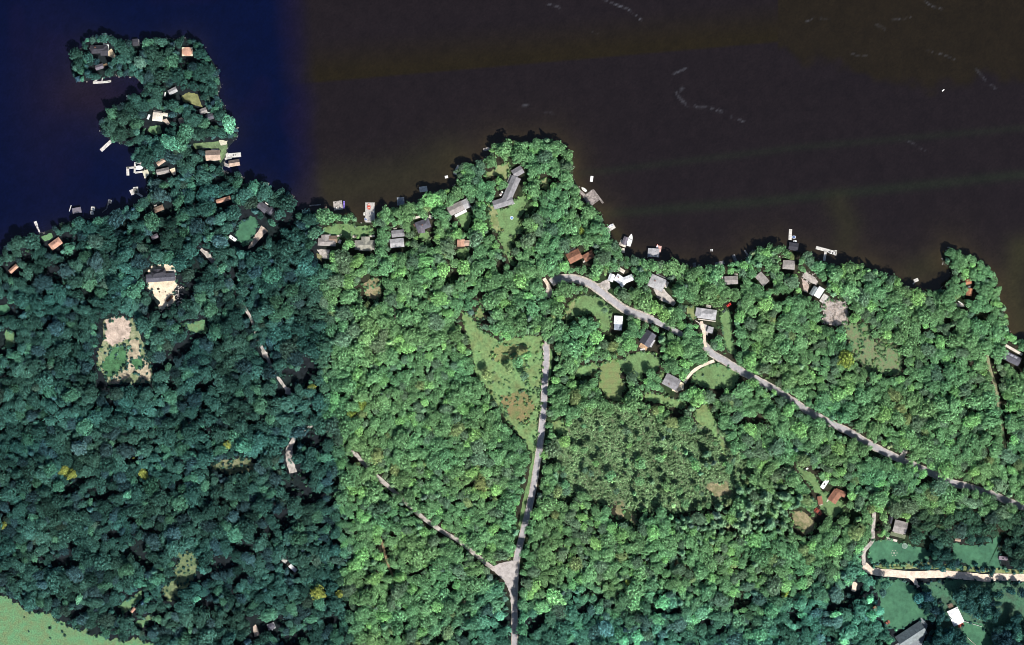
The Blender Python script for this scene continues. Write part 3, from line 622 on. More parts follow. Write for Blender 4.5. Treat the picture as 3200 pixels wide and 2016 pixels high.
# western shore
H('cottage', 'orange brown roofed cottage in the trees on the far western shore', 'cottage', [(175, 762, 40, 24, 36, 'salmon', 'hip', 2.8, 2.2)], 'brown', (172, 760, 4.8), short='orange cottage on the western shore')
H('cottage', 'pink roofed cottage at the western edge below a dark tree gap', 'cottage', [(44, 840, 32, 14, 42, 'salmon', 'gable', 2.8, 1.8)], 'brown', short='pink cottage at the western edge')
H('cottage', 'dull mauve roofed cottage buried in trees south of the paddle dock', 'cottage', [(485, 740, 22, 14, 25, 'mauve', 'gable', 2.8, 1.6)], 'brown', short='mauve cottage in the western wood')
H('new_house', 'large charcoal roofed house being built on a pale sand clearing', 'house', [(504, 868, 92, 25, 4, 'slate', 'gable', 4, 2.2), (498, 854, 46, 20, 12, 'charcoal', 'hip', 5, 3.2), (495, 850, 18, 26, 92, 'charcoal', 'gable', 4.6, 2.6)], 'brown', None, [(538, 848, 22, 9, -8, M_deckw, .8)], short='charcoal house on the sand clearing')
H('boathouse', 'dark boathouse roofed in slate in the shade of the western shore', 'boathouse', [(241, 658, 28, 18, 10, 'mauve', 'flat', 2.6, 0)], 'grey', z=0.4, group='boathouses', wins=0)
H('cabin', 'white roofed cabin alone in the western wood beside a bare patch', 'cabin', [(916, 1775, 28, 12, -42, 'white', 'gable', 2.8, .8)], 'white', None, [(889, 1752, 16, 12, -40, M_conc, .1), (903, 1764, 9, 8, -40, M_plankb, .4)], short='white cabin in the western wood')
H('cabin', 'small grey roofed hut with a white vent in the southern wood', 'hut', [(848, 1957, 26, 22, 20, 'slate', 'oct', 2.6, 2.2)], 'grey', None, [(851, 1968, 5, 3, -30, M_white, 1)], short='grey hut in the southern wood')
H('cabin', 'tiny pink roofed hut in a shaded glade near the hay field', 'hut', [(417, 1906, 18, 9, 50, 'salmon', 'gable', 2.4, 1.0)], 'brown', short='pink hut by the hay field', wins=0)
# middle shore
H('lake_house', 'rambling warm grey house with white porch, westernmost of three behind the lawn', 'house', [(1022, 757, 56, 24, -3, 'warmgrey', 'hip', 3, 2.2), (1042, 748, 26, 22, 0, 'brown', 'gable', 3, 1.8), (1018, 745, 22, 26, 90, 'warmgrey', 'gable', 3, 2)], 'white', None, [(1062, 755, 12, 8, 70, M_deckw, .7), (1058, 737, 22, 5, 10, M_deckw, .7), (1031, 735, 6, 5, 0, M_white, .9)], short='warm grey house with the white porch')
H('lake_house', 'olive grey roofed house with a bay end, between two grey neighbours', 'house', [(1140, 766, 62, 30, 0, 'olive', 'hip', 3.2, 2.6), (1143, 753, 26, 26, 90, 'olive', 'gable', 3.2, 2.4), (1143, 778, 40, 14, 0, 'olive', 'hip', 3, 1)], 'white', (1112, 741, 4), [(1109, 740, 14, 7, 0, M_deckw, .8), (1163, 738, 16, 5, 0, M_deckw, .8)], short='olive grey house')
H('lake_house', 'light grey house of two blocks with a dark joint between them', 'house', [(1241, 760, 44, 28, 6, 'lgrey', 'gable', 3.4, 1.4), (1244, 730, 40, 22, 6, 'grey', 'gable', 3, 1.2)], 'white', None, [(1235, 715, 10, 4, 10, M_deckw, .6)], short='light grey two-block house')
H('lake_house', 'purple grey house with white deck under the bank trees', 'house', [(1322, 703, 46, 30, 20, 'slate', 'hip', 3, 2.2), (1317, 716, 26, 22, 95, 'mauve', 'gable', 3, 1.8)], 'white', (1320, 704, 5.6), [(1302, 680, 22, 7, 15, M_deckw, .8), (1346, 678, 12, 10, -20, M_deckw, .8)], short='purple grey house')
H('lake_house', 'long pale grey gabled house with a white terrace along its south side', 'house', [(1424, 652, 50, 30, 26, 'warmgrey', 'gable', 3.2, 2), (1456, 638, 22, 30, 26, 'lgrey', 'gable', 3.0, 1.6)], 'white', None, [(1440, 667, 40, 9, 27, M_white, .8)], short='pale grey house with the terrace')
H('lake_house', 'big bent grey house winding down to the long lawn', 'house', [(1597, 592, 84, 30, 66, 'grey', 'gable', 3.4, 2.4), (1572, 633, 64, 28, 17, 'grey', 'gable', 3.4, 2.2), (1618, 537, 34, 26, 30, 'grey', 'gable', 3.4, 2.0)], 'grey', (1566, 606, 5.2), [(1592, 558, 26, 5, 66, M_deckw, .8), (1603, 637, 10, 4, 30, M_white, .6)], short='bent grey house')
H('cabin', 'brick orange cabin with a pinkish wing between two lawns', 'cabin', [(1441, 760, 22, 24, 92, 'salmon', 'gable', 2.8, 1.6), (1461, 760, 20, 18, 2, 'tan', 'gable', 2.7, 1.2)], 'red', None, [(1451, 756, 2, 14, 3, M_white, .6)], short='orange cabin between the lawns')
H('lake_house', 'red brown gabled house, larger of the pair above the loop road', 'house', [(1794, 801, 44, 34, 27, 'redbrown', 'gable', 3.2, 2.8)], 'brown', (1789, 797, 5.8), [(1783, 784, 36, 5, 27, M_deckw, .7)], short='red brown house')
H('cottage', 'smaller red brown cottage set corner to corner with its larger neighbour', 'cottage', [(1839, 801, 34, 24, 30, 'redbrown', 'gable', 2.8, 1.2)], 'brown', (1828, 796, 4.4), [(1829, 815, 5, 16, -55, M_conc, .3)], short='small red brown cottage')
H('lake_house', 'white roofed house of three angled blocks beside the loop road', 'house', [(1934, 872, 26, 24, -35, 'white', 'gable', 3.2, 1.3), (1962, 872, 34, 20, 22, 'white', 'gable', 3.2, 1.3), (1946, 888, 18, 12, 50, 'white', 'gable', 3, .9), (1910, 868, 24, 18, 70, 'white', 'gable', 2.8, 1.6)], 'white', (1932, 867, 5.4), [(1942, 845, 22, 11, -32, M_deckw, .9)], short='white roofed house')
H('lake_house', 'square grey house at the head of a gravel drive with one car', 'house', [(2053, 884, 50, 40, -24, 'lgrey', 'hip', 3.2, 1.4)], 'white', (2046, 878, 5.4), [(2069, 864, 42, 3, -24, M_plankd, .7), (2083, 890, 8, 20, -24, M_deckw, .6)], short='square grey house')
H('shed', 'white metal roofed barn half coloured as blue shade west of the lawn house', 'barn', [(1932, 1010, 44, 25, 86, 'tree_shade_on_white', 'gable', 3, 1.0), (1932, 1000, 26, 27, 86, 'white', 'gable', 3.05, 1.05)], 'grey', short='white metal barn', wins=0)  # tree shade on the southern half painted as a blue-grey roof
H('lake_house', 'tall gabled house with a black slope and an orange deck', 'house', [(2024, 1058, 46, 36, 57, 'slate', 'gable', 4, 4.6), (2036, 1072, 26, 12, 60, 'lgrey', 'gable', 3, 1)], 'grey', None, [(2011, 1083, 26, 16, -28, M_deck, .7), (2008, 1092, 14, 5, 5, M_white, .8)], short='black slope house with orange deck')
H('lake_house', 'plain grey gabled house ending a pale curved drive', 'house', [(2098, 1193, 50, 38, -28, 'grey', 'gable', 3.2, 2)], 'white', (2090, 1200, 5.2), [(2112, 1206, 30, 4, 55, M_deckw, .6)], short='plain grey house on the curved drive')
H('lake_house', 'light grey hipped house with a small north porch beside the lake road', 'house', [(2208, 981, 60, 32, -8, 'lgrey', 'hip', 3.2, 2.4), (2190, 976, 26, 34, 82, 'lgrey', 'gable', 3.2, 2.0)], 'white', None, [(2214, 958, 16, 10, -10, M_plank, .7), (2209, 1001, 56, 3, -8, M_deckw, .5)], short='light grey hipped house')
H('shed', 'small light grey shed on the drive below the hipped house', 'shed', [(2219, 1031, 18, 20, -14, 'lgrey', 'gable', 2.6, .8)], group='sheds', wins=0)
H('lake_house', 'low warm grey roofed house half in shade on the bank', 'house', [(2284, 876, 42, 26, 3, 'warmgrey', 'gable', 3, 1.4)], 'white', None, [(2258, 870, 6, 12, 10, M_deckw, .6), (2300, 858, 10, 5, 0, M_deckw, .6)], short='low warm grey house')
H('lake_house', 'tan brown slanted house between two shaded neighbours', 'house', [(2381, 872, 40, 26, -48, 'warmgrey', 'gable', 3, 1.5)], 'brown', short='tan slanted house')
H('lake_house', 'grey wedge of roof showing behind the long boat dock', 'house', [(2464, 828, 38, 28, -4, 'warmgrey', 'hip', 3, 1.5)], 'grey', None, [(2436, 803, 4, 4, 0, M_white, .7)], short='grey house behind the long dock')
H('lake_house', 'bright white roofed house among stone terraces', 'house', [(2559, 914, 34, 20, 58, 'white', 'flat', 3.4, .8), (2541, 909, 30, 14, 58, 'teal', 'gable', 3.2, 1.2)], 'grey', None, [(2576, 934, 28, 20, 58, M_conc, .3)], short='bright white house on the terraces')
H('cottage', 'orange roofed cottage in two pieces on the eastern point', 'cottage', [(3025, 881, 18, 16, 10, 'orange', 'gable', 2.8, 1.2), (3028, 913, 24, 18, 80, 'orange', 'gable', 2.8, 1.4)], 'brown', None, [(3028, 897, 8, 5, 0, M_white, .5)], short='orange cottage on the eastern point')
H('lake_house', 'dark house with a row of pale roof panels at the eastern edge', 'house', [(3160, 1120, 56, 28, -26, 'slate', 'gable', 3.2, 1.8)], 'grey', None, [(3168, 1094, 60, 8, -30, M_deckw, .8)], short='dark house at the eastern edge')
# south-east
H('farm_cabin', 'red brown roofed cabin with a bent wing on the small green', 'cabin', [(2608, 1551, 40, 30, 55, 'redbrown', 'gable', 3, 1.8), (2625, 1540, 34, 18, -22, 'redbrown', 'gable', 3, 1.3)], 'brown', (2611, 1546, 4.8), [(2593, 1554, 4, 34, -33, M_deckw, .5)], short='red brown cabin on the green')
H('shed', 'narrow red brown roofed shed west of the bent cabin', 'shed', [(2562, 1563, 26, 15, 100, 'redbrown', 'gable', 2.4, .9)], 'brown', None, [(2565, 1577, 10, 4, 10, M_deckw, .3)], group='sheds', wins=0, short='narrow red shed')
H('farm_house', 'warm grey roofed house with a green porch above the fire pit', 'house', [(2812, 1646, 42, 38, -14, 'warmgrey', 'gable', 3.4, 2)], 'white', None, [(2805, 1672, 48, 12, -14, mat('green_porch_roof', (.17, .20, .12), .8, .2), 2.6), (2808, 1664, 28, 6, -14, M_deckw, 2.9), (2786, 1686, 36, 7, -14, M_deckw, .7)], short='grey house with the green porch')
H('shed', 'long dark shed with a bright ridge beside the green porch house', 'shed', [(2782, 1622, 26, 13, 76, 'charcoal', 'gable', 2.8, 2.0)], 'grey', group='sheds', wins=0)
H('shed', 'small cream shed at the corner of the eastern lawn', 'shed', [(2992, 1687, 18, 9, -8, 'tan', 'gable', 2.4, 1)], 'cream', group='sheds', wins=0)
H('farm_house', 'white roofed house with a dark porch and red steps in the south-east', 'house', [(2985, 1926, 52, 36, 115, 'white', 'gable', 3.2, 1.1)], 'white', None, [(2969, 1892, 16, 13, 25, M_plankb, 2.0), (3002, 1953, 18, 12, 20, mat('red_steps', (.42, .10, .07), .8, .2), .8)], short='white house in the south-east')
H('barn', 'big barn with black north slope beside the asphalt yard', 'barn', [(2846, 1984, 92, 46, 33, 'teal', 'gable', 3.4, 6.8)], 'grey', short='big barn in the south-east', wins=0)
# ------------------------------------------------------------------ roof panels on the eastern house
def thing(name, label, cat, px, py, ang=0, z=GZ, group=None):
    o = link(name, None, None, (*M(px, py), z), R(ang)); tag(o, label, cat, group); return o
def put(mb, name, m, root, smooth=False): return mb.build(name, m, root, smooth=smooth)
eh = [o for o in COL.objects if o.get('label', '').startswith('dark house with a row')][0]
for k, (u, v) in enumerate(((-6.2, 2.4), (-1.4, 2.6), (3.4, 2.4))):
    p = MB(); p.face([(u - 1.7, v - 1.6, 4.45), (u + 1.7, v - 1.6, 4.45), (u + 1.7, v + 1.4, 3.5), (u - 1.7, v + 1.4, 3.5)])
    p.box(u - 1.7, u + 1.7, v - 1.4, v + 1.2, 4.0, 4.35)
    q = p.build('skylight_panel', mat('pale_panel', (.32, .33, .37), .4, .1), eh); q.rotation_euler.z = R(-26)

# ------------------------------------------------------------------ docks, rafts, boats, cars
def dock(label, px, py, L, W, a, m=None, cat='dock', legs=(), hh=.55, posts=True, name='dock'):
    """a timber dock: boards laid across, posts in the water; legs are further walkways (px,py,L,W,angle)"""
    o = thing(name, label, cat, px, py, 0, 0.0, 'docks and floats along the shore'); ox, oy = M(px, py); m = m or M_plankw
    for (qx, qy, l, w, b) in [(px, py, L, W, a)] + list(legs):
        x, y = M(qx, qy); l *= S; w *= S; mb = MB(); n = max(3, int(l / .55))
        for k in range(n):
            j = random.uniform(-.05, .05)
            mb.box(-l / 2 + l * k / n + .04, -l / 2 + l * (k + 1) / n - .04, -w / 2 + j, w / 2 + j, hh - .08 + random.uniform(0, .03), hh)
        mb.box(-l / 2, l / 2, -w / 2 + .1, -w / 2 + .25, hh - .3, hh - .09); mb.box(-l / 2, l / 2, w / 2 - .25, w / 2 - .1, hh - .3, hh - .09)
        d = mb.build('planks', m, o, (x - ox, y - oy, 0), R(b)); d['kind'] = 'stuff'
        if posts:
            c, s = math.cos(R(b)), math.sin(R(b))
            for sx in (-1, 1):
                for sy in (-1, 1):
                    u, v = sx * (l / 2 - .3), sy * (w / 2 + .12); p = MB(); p.cyl(0, 0, -1.2, hh + .5, .12, 6)
                    p.build('post', M_post, o, (x - ox + u * c - v * s, y - oy + u * s + v * c, 0))
    return o
dock('pale square swimming dock off the north shore of the western tip', 326, 108, 17, 9, 0, M_plankw, legs=[(345, 110, 7, 3, 20)])
dock('long white dock with scattered gear south of the western tip', 316, 257, 52, 7, 4, M_plankw, legs=[(319, 248, 18, 3, 80), (298, 252, 16, 4, 35), (342, 254, 10, 6, 0)])
dock('little white dock in the bay between the arms of the point', 401, 303, 15, 6, -28, M_plankw)
dock('plain long pale dock pointing south-west off the point', 331, 456, 44, 11, 43, M_plankw)
dock('white L shaped dock framing the covered boat slip', 399, 535, 9, 27, 2, M_plankw, legs=[(410, 524, 30, 6, 5), (421, 524, 6, 34, -3), (437, 510, 26, 6, -14), (434, 538, 26, 6, 9), (455, 524, 7, 22, -5)])
dock('paddle shaped white dock with an eight sided end', 418, 598, 24, 17, 25, M_plankw, legs=[(424, 594, 16, 20, 5), (435, 608, 26, 6, -32)])
dock('thin leaning gangway below the paddle shaped dock', 439, 630, 18, 4, 62, M_plank, name='gangway')
dock('pale dock with two dark chairs east of the salmon house', 729, 485, 48, 14, 4, M_plankw, legs=[(713, 495, 22, 6, 6)])
dock('sunlit yellowish platform on the shore above the blue grey house', 828, 580, 24, 20, -8, mat('yellowed_boards', (.74, .68, .48), .8, .2), cat='platform', name='platform')
dock('thin white gangway beside the dark boathouse on the western shore', 219, 651, 3, 20, -18, M_plankw, name='gangway')
dock('crooked white dock between the dark boathouse and a brown one', 290, 652, 13, 12, -5, M_plankw, legs=[(287, 665, 10, 12, 12)])
dock('dull brown shaded dock with a long ramp on the western shore', 343, 630, 12, 12, -12, M_plankd, legs=[(335, 645, 4, 22, -18), (326, 658, 18, 3, 40)])
dock('pale narrow dock on the far western shore', 112, 699, 9, 15, 22, M_plankw, legs=[(116, 709, 6, 12, 18), (121, 720, 5, 10, 22)])
dock('dark jetty of bare poles in the seam bay', 985, 641, 36, 4, 6, M_plankd)
dock('short brown jetty west of the cluttered float', 1018, 655, 7, 22, 0, M_plankb)
dock('cluttered grey float with purple edge bumpers', 1056, 642, 28, 28, 8, M_plank, cat='float', name='float')
dock('big pale rectangular dock carrying a red boat', 1156, 664, 29, 62, 0, mat('pale_grey_boards', (.50, .48, .45), .8, .2))
dock('blue grey shaded float between the red boat dock and the white one', 1252, 629, 23, 25, 3, mat('boards_tinted_by_shade', (.26, .29, .33), .8, .3), cat='float', name='float')  # shade over the float put into its boards as blue-grey
dock('white square float with a shaded corner below the bank', 1323, 591, 25, 17, 8, M_plankw, cat='float', name='float')
dock('pale slanted concrete dock under the promontory bank', 1428, 531, 12, 30, -28, mat('bleached_slab', (.70, .66, .60), .8, .2))
dock('small dock tucked beside the trees at the top of the promontory', 1520, 466, 20, 9, 16, M_plank)
dock('white swimming raft floating near the promontory bank', 1395, 553, 10, 8, 10, M_white, cat='raft', posts=False, name='raft')
dock('white oblong raft lying off the eastern bank of the promontory', 1849, 559, 9, 18, -8, M_white, cat='raft', posts=False, name='raft')
dock('large square timber crib dock with a pale outer walkway', 1848, 619, 40, 38, -53, mat('crib_boards', (.36, .31, .29), .85, .5, .8), legs=[(1869, 614, 52, 6, -53), (1817, 602, 24, 9, -40)])
dock('small white dock with a boat lift beside the willow bank', 1910, 711, 24, 16, 32, M_plankw, legs=[(1903, 724, 6, 18, 5)])
dock('tan landing wrapped round the little dark boathouse', 1946, 766, 22, 8, -22, M_deckw, legs=[(1940, 757, 6, 18, -25), (1947, 783, 10, 14, 0)])
dock('pink topped swim dock at the corner of the grey boathouse', 2061, 778, 11, 20, -8, mat('pink_mat', (.62, .38, .34), .8, .3))
dock('shaded green grey dock lying along the bank', 2249, 823, 30, 11, 14, M_plankd)
dock('shaded slanting dock below the bank trees', 2296, 808, 10, 26, 20, M_plankd)
dock('thin zigzag dock at the edge of the leafy bank', 2332, 790, 5, 18, 32, M_plank, legs=[(2338, 799, 9, 7, 20)])
dock('long pale boat dock with a box of gear halfway', 2470, 733, 10, 34, -3, M_plankw)
dock('white T shaped dock with a moored boat in its arm', 2582, 782, 66, 10, -15, M_plankw, legs=[(2578, 800, 8, 30, -10), (2611, 790, 8, 16, -10)])
dock('tiny pale dock in the eastern cove', 2863, 876, 15, 10, 22, M_plankw, legs=[(2856, 885, 9, 3, 45)])
dock('weathered landing stage in deep shade by the bank bushes', 2170, 828, 10, 14, 5, M_plankd, legs=[(2185, 831, 8, 10, 5)])
H('boathouse', 'small dark gabled boathouse wrapped by a tan landing', 'boathouse', [(1953, 753, 26, 15, 70, 'mauve', 'gable', 3, 1.2)], 'white', group='boathouses', z=.4, wins=0, short='dark little boathouse')
H('boathouse', 'flat light grey boathouse standing in the lake', 'boathouse', [(2042, 790, 36, 27, -4, 'lgrey', 'hip', 2.8, .6)], 'white', group='boathouses', z=.4, wins=0, short='light grey boathouse')
H('boathouse', 'black boathouse roof beside the long pale boat dock', 'boathouse', [(2479, 771, 30, 24, -8, 'charcoal', 'gable', 2.8, 1.2)], 'grey', group='boathouses', z=.4, wins=0)

def boat(label, px, py, L, W, a, hull, deckc, z=0.1, canopy=None, name='motor_boat', cat='boat'):
    o = thing(name, label, cat, px, py, a, z, 'boats'); L *= S; W *= S
    def outline(s, zz): return [(x * L * s, y * W * s) for x, y in ((-.5, -.38), (-.5, .38), (-.1, .5), (.2, .42), (.4, .2), (.5, 0), (.4, -.2), (.2, -.42), (-.1, -.5))][::-1]
    h = MB(); lo = outline(.82, 0); hi = outline(1, 0); inn = outline(.84, 0); n = len(lo)
    h.v = [(x, y, -.2) for x, y in lo] + [(x, y, .75) for x, y in hi] + [(x, y, .75) for x, y in inn] + [(x, y, .35) for x, y in inn]
    h.f = [tuple(range(n - 1, -1, -1)), tuple(range(3 * n, 4 * n))]
    for k in range(3):
        for i in range(n):
            j = (i + 1) % n; h.f.append((k * n + i, k * n + j, (k + 1) * n + j, (k + 1) * n + i))
    h.m = [0] * len(h.f)
    put(h, 'hull', hull, o)
    f = MB(); f.prism([(x * .98, y * .98) for x, y in inn if x > L * .05][:] if L > 5 else inn, .5, .72); put(f, 'foredeck', deckc, o)
    s_ = MB(); s_.box(-L * .3, -L * .18, -W * .3, W * .3, .36, .7); put(s_, 'seat', deckc, o)
    w = MB(); w.box(L * .04, L * .08, -W * .3, W * .3, .7, 1.2); put(w, 'windscreen', M_glass, o)
    e = MB(); e.box(-L * .56, -L * .5, -W * .1, W * .1, .1, 1.0); put(e, 'outboard_motor', M_black, o)
    if canopy:
        c = MB(); c.box(-L * .3, L * .05, -W * .42, W * .42, 1.9, 1.98)
        for sx in (-.28, .03):
            for sy in (-.4, .4): c.box(L * sx - .03, L * sx + .03, W * sy - .03, W * sy + .03, .7, 1.9)
        put(c, 'canopy', canopy, o)
    return o
M_red = mat('red_gelcoat', (.62, .07, .04), .35, .1); M_cream = mat('cream_vinyl', (.72, .66, .55), .5, .1); M_blue = mat('blue_cover', (.10, .16, .36), .6, .2)
boat('red speedboat parked on the big pale dock', 1153, 645, 19, 10, 92, M_red, M_cream, .6)
boat('small white dinghy tied to the west side of the red boat dock', 1138, 668, 11, 5, 92, M_white, M_cream)
boat('white rowing boat with blue cover at the foot of the red boat dock', 1142, 685, 12, 6, 140, M_white, M_blue)
boat('white covered boat lying in the framed slip', 436, 524, 24, 14, 3, M_white, M_white, canopy=M_white)
boat('white boat drawn up beside the timber crib dock', 1825, 592, 20, 9, 142, M_white, M_cream)
boat('large white cruiser alongside the little dark boathouse', 1969, 750, 40, 15, 76, M_white, M_cream)
boat('white boat on its lift at the willow bank dock', 1909, 706, 16, 9, 30, M_white, M_blue, .5)
boat('white and blue boat moored at the middle of the long boat dock', 2480, 741, 14, 9, 178, M_white, M_blue)
boat('second white boat just below the blue seated one at the long dock', 2484, 754, 12, 6, 175, M_white, M_white)
boat('white boat with dark seats in the arm of the T shaped dock', 2597, 789, 24, 9, 164, M_white, M_black)
boat('lone white boat far out on the eastern lake', 2948, 282, 10, 4, 42, M_white, M_white)
boat('red and white boat nosed against the pink swim dock', 2054, 770, 14, 6, 80, M_red, M_white)
boat('white kayak leaning by the grey house patio', 3001, 946, 18, 3, -30, M_white, M_white, GZ + .2, name='kayak', cat='kayak')

def vehicle(label, px, py, L, W, a, paint, cat='car', name='parked_car', hh=1.5, z=GZ, boxy=False):
    o = thing(name, label, cat, px, py, a, z + .1, 'vehicles'); L *= S; W *= S
    b = MB(); b.prism([(-L / 2, -W * .42), (-L * .46, -W / 2), (L * .42, -W / 2), (L / 2, -W * .36), (L / 2, W * .36), (L * .42, W / 2), (-L * .46, W / 2), (-L / 2, W * .42)], .35, hh * (.97 if boxy else .6)); put(b, 'body', paint, o)
    if not boxy:
        c = MB(); n = 4; lo = [(-L * .36, -W * .44), (L * .2, -W * .44), (L * .2, W * .44), (-L * .36, W * .44)]; hi = [(-L * .28, -W * .36), (L * .06, -W * .36), (L * .06, W * .36), (-L * .28, W * .36)]
        c.v = [(x, y, hh * .6) for x, y in lo] + [(x, y, hh) for x, y in hi]
        for i in range(4): c.f.append((i, (i + 1) % 4, 4 + (i + 1) % 4, 4 + i))
        c.f.append((4, 5, 6, 7)); c.m = [0] * 5; put(c, 'window', M_glass, o)
        r = MB(); r.prism(hi, hh + .005, hh + .04); put(r, 'roof', paint, o)
    else:
        c = MB(); c.box(L * .44, L / 2 + .02, -W * .36, W * .36, hh * .5, hh * .85); put(c, 'window', M_glass, o)
        r = MB(); r.box(-L * .12, L * .06, -W * .16, W * .16, hh * .97, hh * 1.06); put(r, 'roof_hatch', M_black, o)
    for sx in (-.32, .32):
        for sy in (-.46, .46):
            w = MB(); k = 10; n0 = 0
            for t in (-.1, .1):
                for i in range(k): w.v.append((L * sx + .34 * math.cos(6.2832 * i / k), W * sy + t, .32 + .34 * math.sin(6.2832 * i / k)))
            w.f = [tuple(range(k)), tuple(range(2 * k - 1, k - 1, -1))] + [(i, k + i, k + (i + 1) % k, (i + 1) % k) for i in range(k)]; w.m = [0] * len(w.f); put(w, 'wheel', M_rubber, o)
    return o
vehicle('black car on the pale gravel drive of the square grey house', 2057, 929, 16, 7, -22, mat('black_paint', (.03, .03, .035), .3, .1))
vehicle('red pickup parked in the trees beside the hipped house', 2278, 953, 15, 8, 35, mat('red_paint', (.55, .05, .04), .35, .1), 'pickup', 'pickup_truck')
vehicle('dark green car nose down behind the red pickup', 2264, 971, 17, 8, 42, mat('green_paint', (.05, .07, .06), .35, .1))
vehicle('white box trailer at the edge of the enclosed lawn', 728, 745, 26, 10, -35, M_white, 'trailer', 'box_trailer', 2.6, boxy=True)
vehicle('brown dump trailer standing on the pale sand clearing', 531, 933, 26, 8, 42, mat('rust_brown_paint', (.14, .06, .03), .6, .2), 'trailer', 'dump_trailer', 2.4, boxy=True)
vehicle('white camper parked north of the bent red cabin', 2576, 1512, 32, 13, 56, M_white, 'camper', 'camper_van', 2.8, boxy=True)
vehicle('dark red truck at the shaded edge of the small green', 2557, 1599, 26, 13, -40, mat('dark_red_paint', (.26, .05, .03), .45, .2), 'truck', 'pickup_truck', 1.9)
vehicle('white car standing at the foot of the bent grey house', 1567, 605, 15, 7, 55, M_white)
vehicle('purple grey covered trailer under the eastern shade trees', 3134, 1744, 28, 12, -5, mat('mauve_tarp', (.22, .18, .22), .8, .2), 'trailer', 'covered_trailer', 2.2, boxy=True)
vehicle('red brown machine parked under trees west of the lower lawn', 2772, 1946, 18, 10, 30, mat('brown_paint', (.25, .08, .05), .5, .2), 'tractor', 'garden_tractor', 1.7)
vehicle('orange brown trailer at the upper end of the lower lawn', 2737, 1902, 18, 9, -50, mat('ochre_paint', (.32, .16, .08), .5, .2), 'trailer', 'utility_trailer', 1.2, boxy=True)

# garden things
def ring(mb, r0, r1, z0, z1, k=20):
    for i in range(k):
        a, b = 6.2832 * i / k, 6.2832 * (i + 1) / k
        P = lambda r, t, z: (r * math.cos(t), r * math.sin(t), z)
        mb.face([P(r0, a, z1), P(r1, a, z1), P(r1, b, z1), P(r0, b, z1)]); mb.face([P(r1, a, z0), P(r1, b, z0), P(r1, b, z1), P(r1, a, z1)]); mb.face([P(r0, b, z0), P(r0, a, z0), P(r0, a, z1), P(r0, b, z1)])
o = thing('fire_pit', 'stone fire pit with a scorched ring of seats on the lawn', 'fire pit', 2794, 1728, 0, GZ + .05)
m = MB(); ring(m, .6, 1.0, 0, .45, 12); put(m, 'stone_ring', mat('pale_stone', (.5, .46, .4)), o)
m = MB(); m.cyl(0, 0, 0, .08, 2.9, 18); put(m, 'sand_bed', M_gravell, o)
for k in range(6):
    m = MB(); a = k * 1.047; m.box(3.1 * math.cos(a) - .4, 3.1 * math.cos(a) + .4, 3.1 * math.sin(a) - .4, 3.1 * math.sin(a) + .4, 0, .45); m.box(3.1 * math.cos(a) - .4, 3.1 * math.cos(a) + .4, 3.1 * math.sin(a) + .3, 3.1 * math.sin(a) + .4, .45, .95); put(m, 'seat', M_deckw, o)
o = thing('trampoline', 'round grey green trampoline beside the porch house lawn', 'trampoline', 2827, 1706, 0, GZ)
m = MB(); ring(m, 2.6, 3.1, .8, .9); put(m, 'rim_pad', mat('sage_pad', (.25, .33, .28)), o)
m = MB(); m.cyl(0, 0, .78, .8, 2.6, 20); put(m, 'jumping_mat', mat('grey_mat', (.16, .24, .19)), o)
for k in range(4):
    m = MB(); m.cyl(2.8 * math.cos(k * 1.57), 2.8 * math.sin(k * 1.57), 0, .8, .06, 6); put(m, 'leg', M_black, o)
o = thing('paddling_pool', 'small blue and white paddling pool on the long lawn', 'pool', 1599, 681, 0, GZ + .1)
m = MB(); ring(m, 1.5, 1.9, 0, .6, 16); put(m, 'pool_wall', M_white, o)
m = MB(); m.cyl(0, 0, 0, .4, 1.5, 16); put(m, 'pool_water', mat('pool_blue', (.15, .30, .55), .1, .05), o)
o = thing('mooring_ring', 'white four lobed swim ring floating off the shaded bank', 'swim ring', 2224, 782, 0, .1)
for k in range(4):
    m = MB(); m.cyl(1.0 * math.cos(k * 1.57 + .78), 1.0 * math.sin(k * 1.57 + .78), 0, .3, .55, 8); put(m, 'float_pad', M_white, o)
def fence(label, p0, p1, m, n, hh=1.4):
    a = Vector(M(*p0)); b = Vector(M(*p1)); d = b - a; o = link('fence', None, None, (a.x, a.y, GZ), math.atan2(d.y, d.x)); tag(o, label, 'fence', 'fences'); L = d.length
    for k in range(n):
        f = MB(); f.box(L * k / n + .08, L * (k + 1) / n - .08, -.14, .14, .1, hh); put(f, 'panel', m, o)
    for k in range(n + 1):
        f = MB(); f.box(L * k / n - .07, L * k / n + .07, -.2, .2, 0, hh + .1); put(f, 'post', M_post, o)
fence('white panel fence running east from the white south-eastern house', (3014, 1942), (3067, 1958), M_white, 7)
fence('pale board fence slanting across the lowest lawn corner', (3022, 1992), (3056, 2022), M_deckw, 6)
o = thing('lawn_table', 'white folding table alone on the upper green', 'table', 2522, 1465, 30)
m = MB(); m.box(-1.4, 1.4, -.8, .8, .7, .78); put(m, 'tabletop', M_white, o)
for sx in (-1, 1):
    for sy in (-1, 1):
        m = MB(); m.box(sx * 1.2 - .05, sx * 1.2 + .05, sy * .6 - .05, sy * .6 + .05, 0, .7); put(m, 'leg', M_black, o)
def chair(label, px, py, a, z, m_, grp='garden and dock chairs'):
    o = thing('lounge_chair', label, 'chair', px, py, a, z, grp)
    m = MB(); m.box(-.45, .9, -.35, .35, .3, .4); put(m, 'seat', m_, o)
    m = MB(); m.face([(-.45, -.35, .4), (-.45, .35, .4), (-.8, .35, 1.0), (-.8, -.35, 1.0)]); m.box(-.84, -.78, -.35, .35, .9, 1.02); put(m, 'backrest', m_, o)
    for sx in (-.35, .8):
        for sy in (-.3, .3):
            m = MB(); m.box(sx - .04, sx + .04, sy - .04, sy + .04, 0, .3); put(m, 'leg', m_, o)
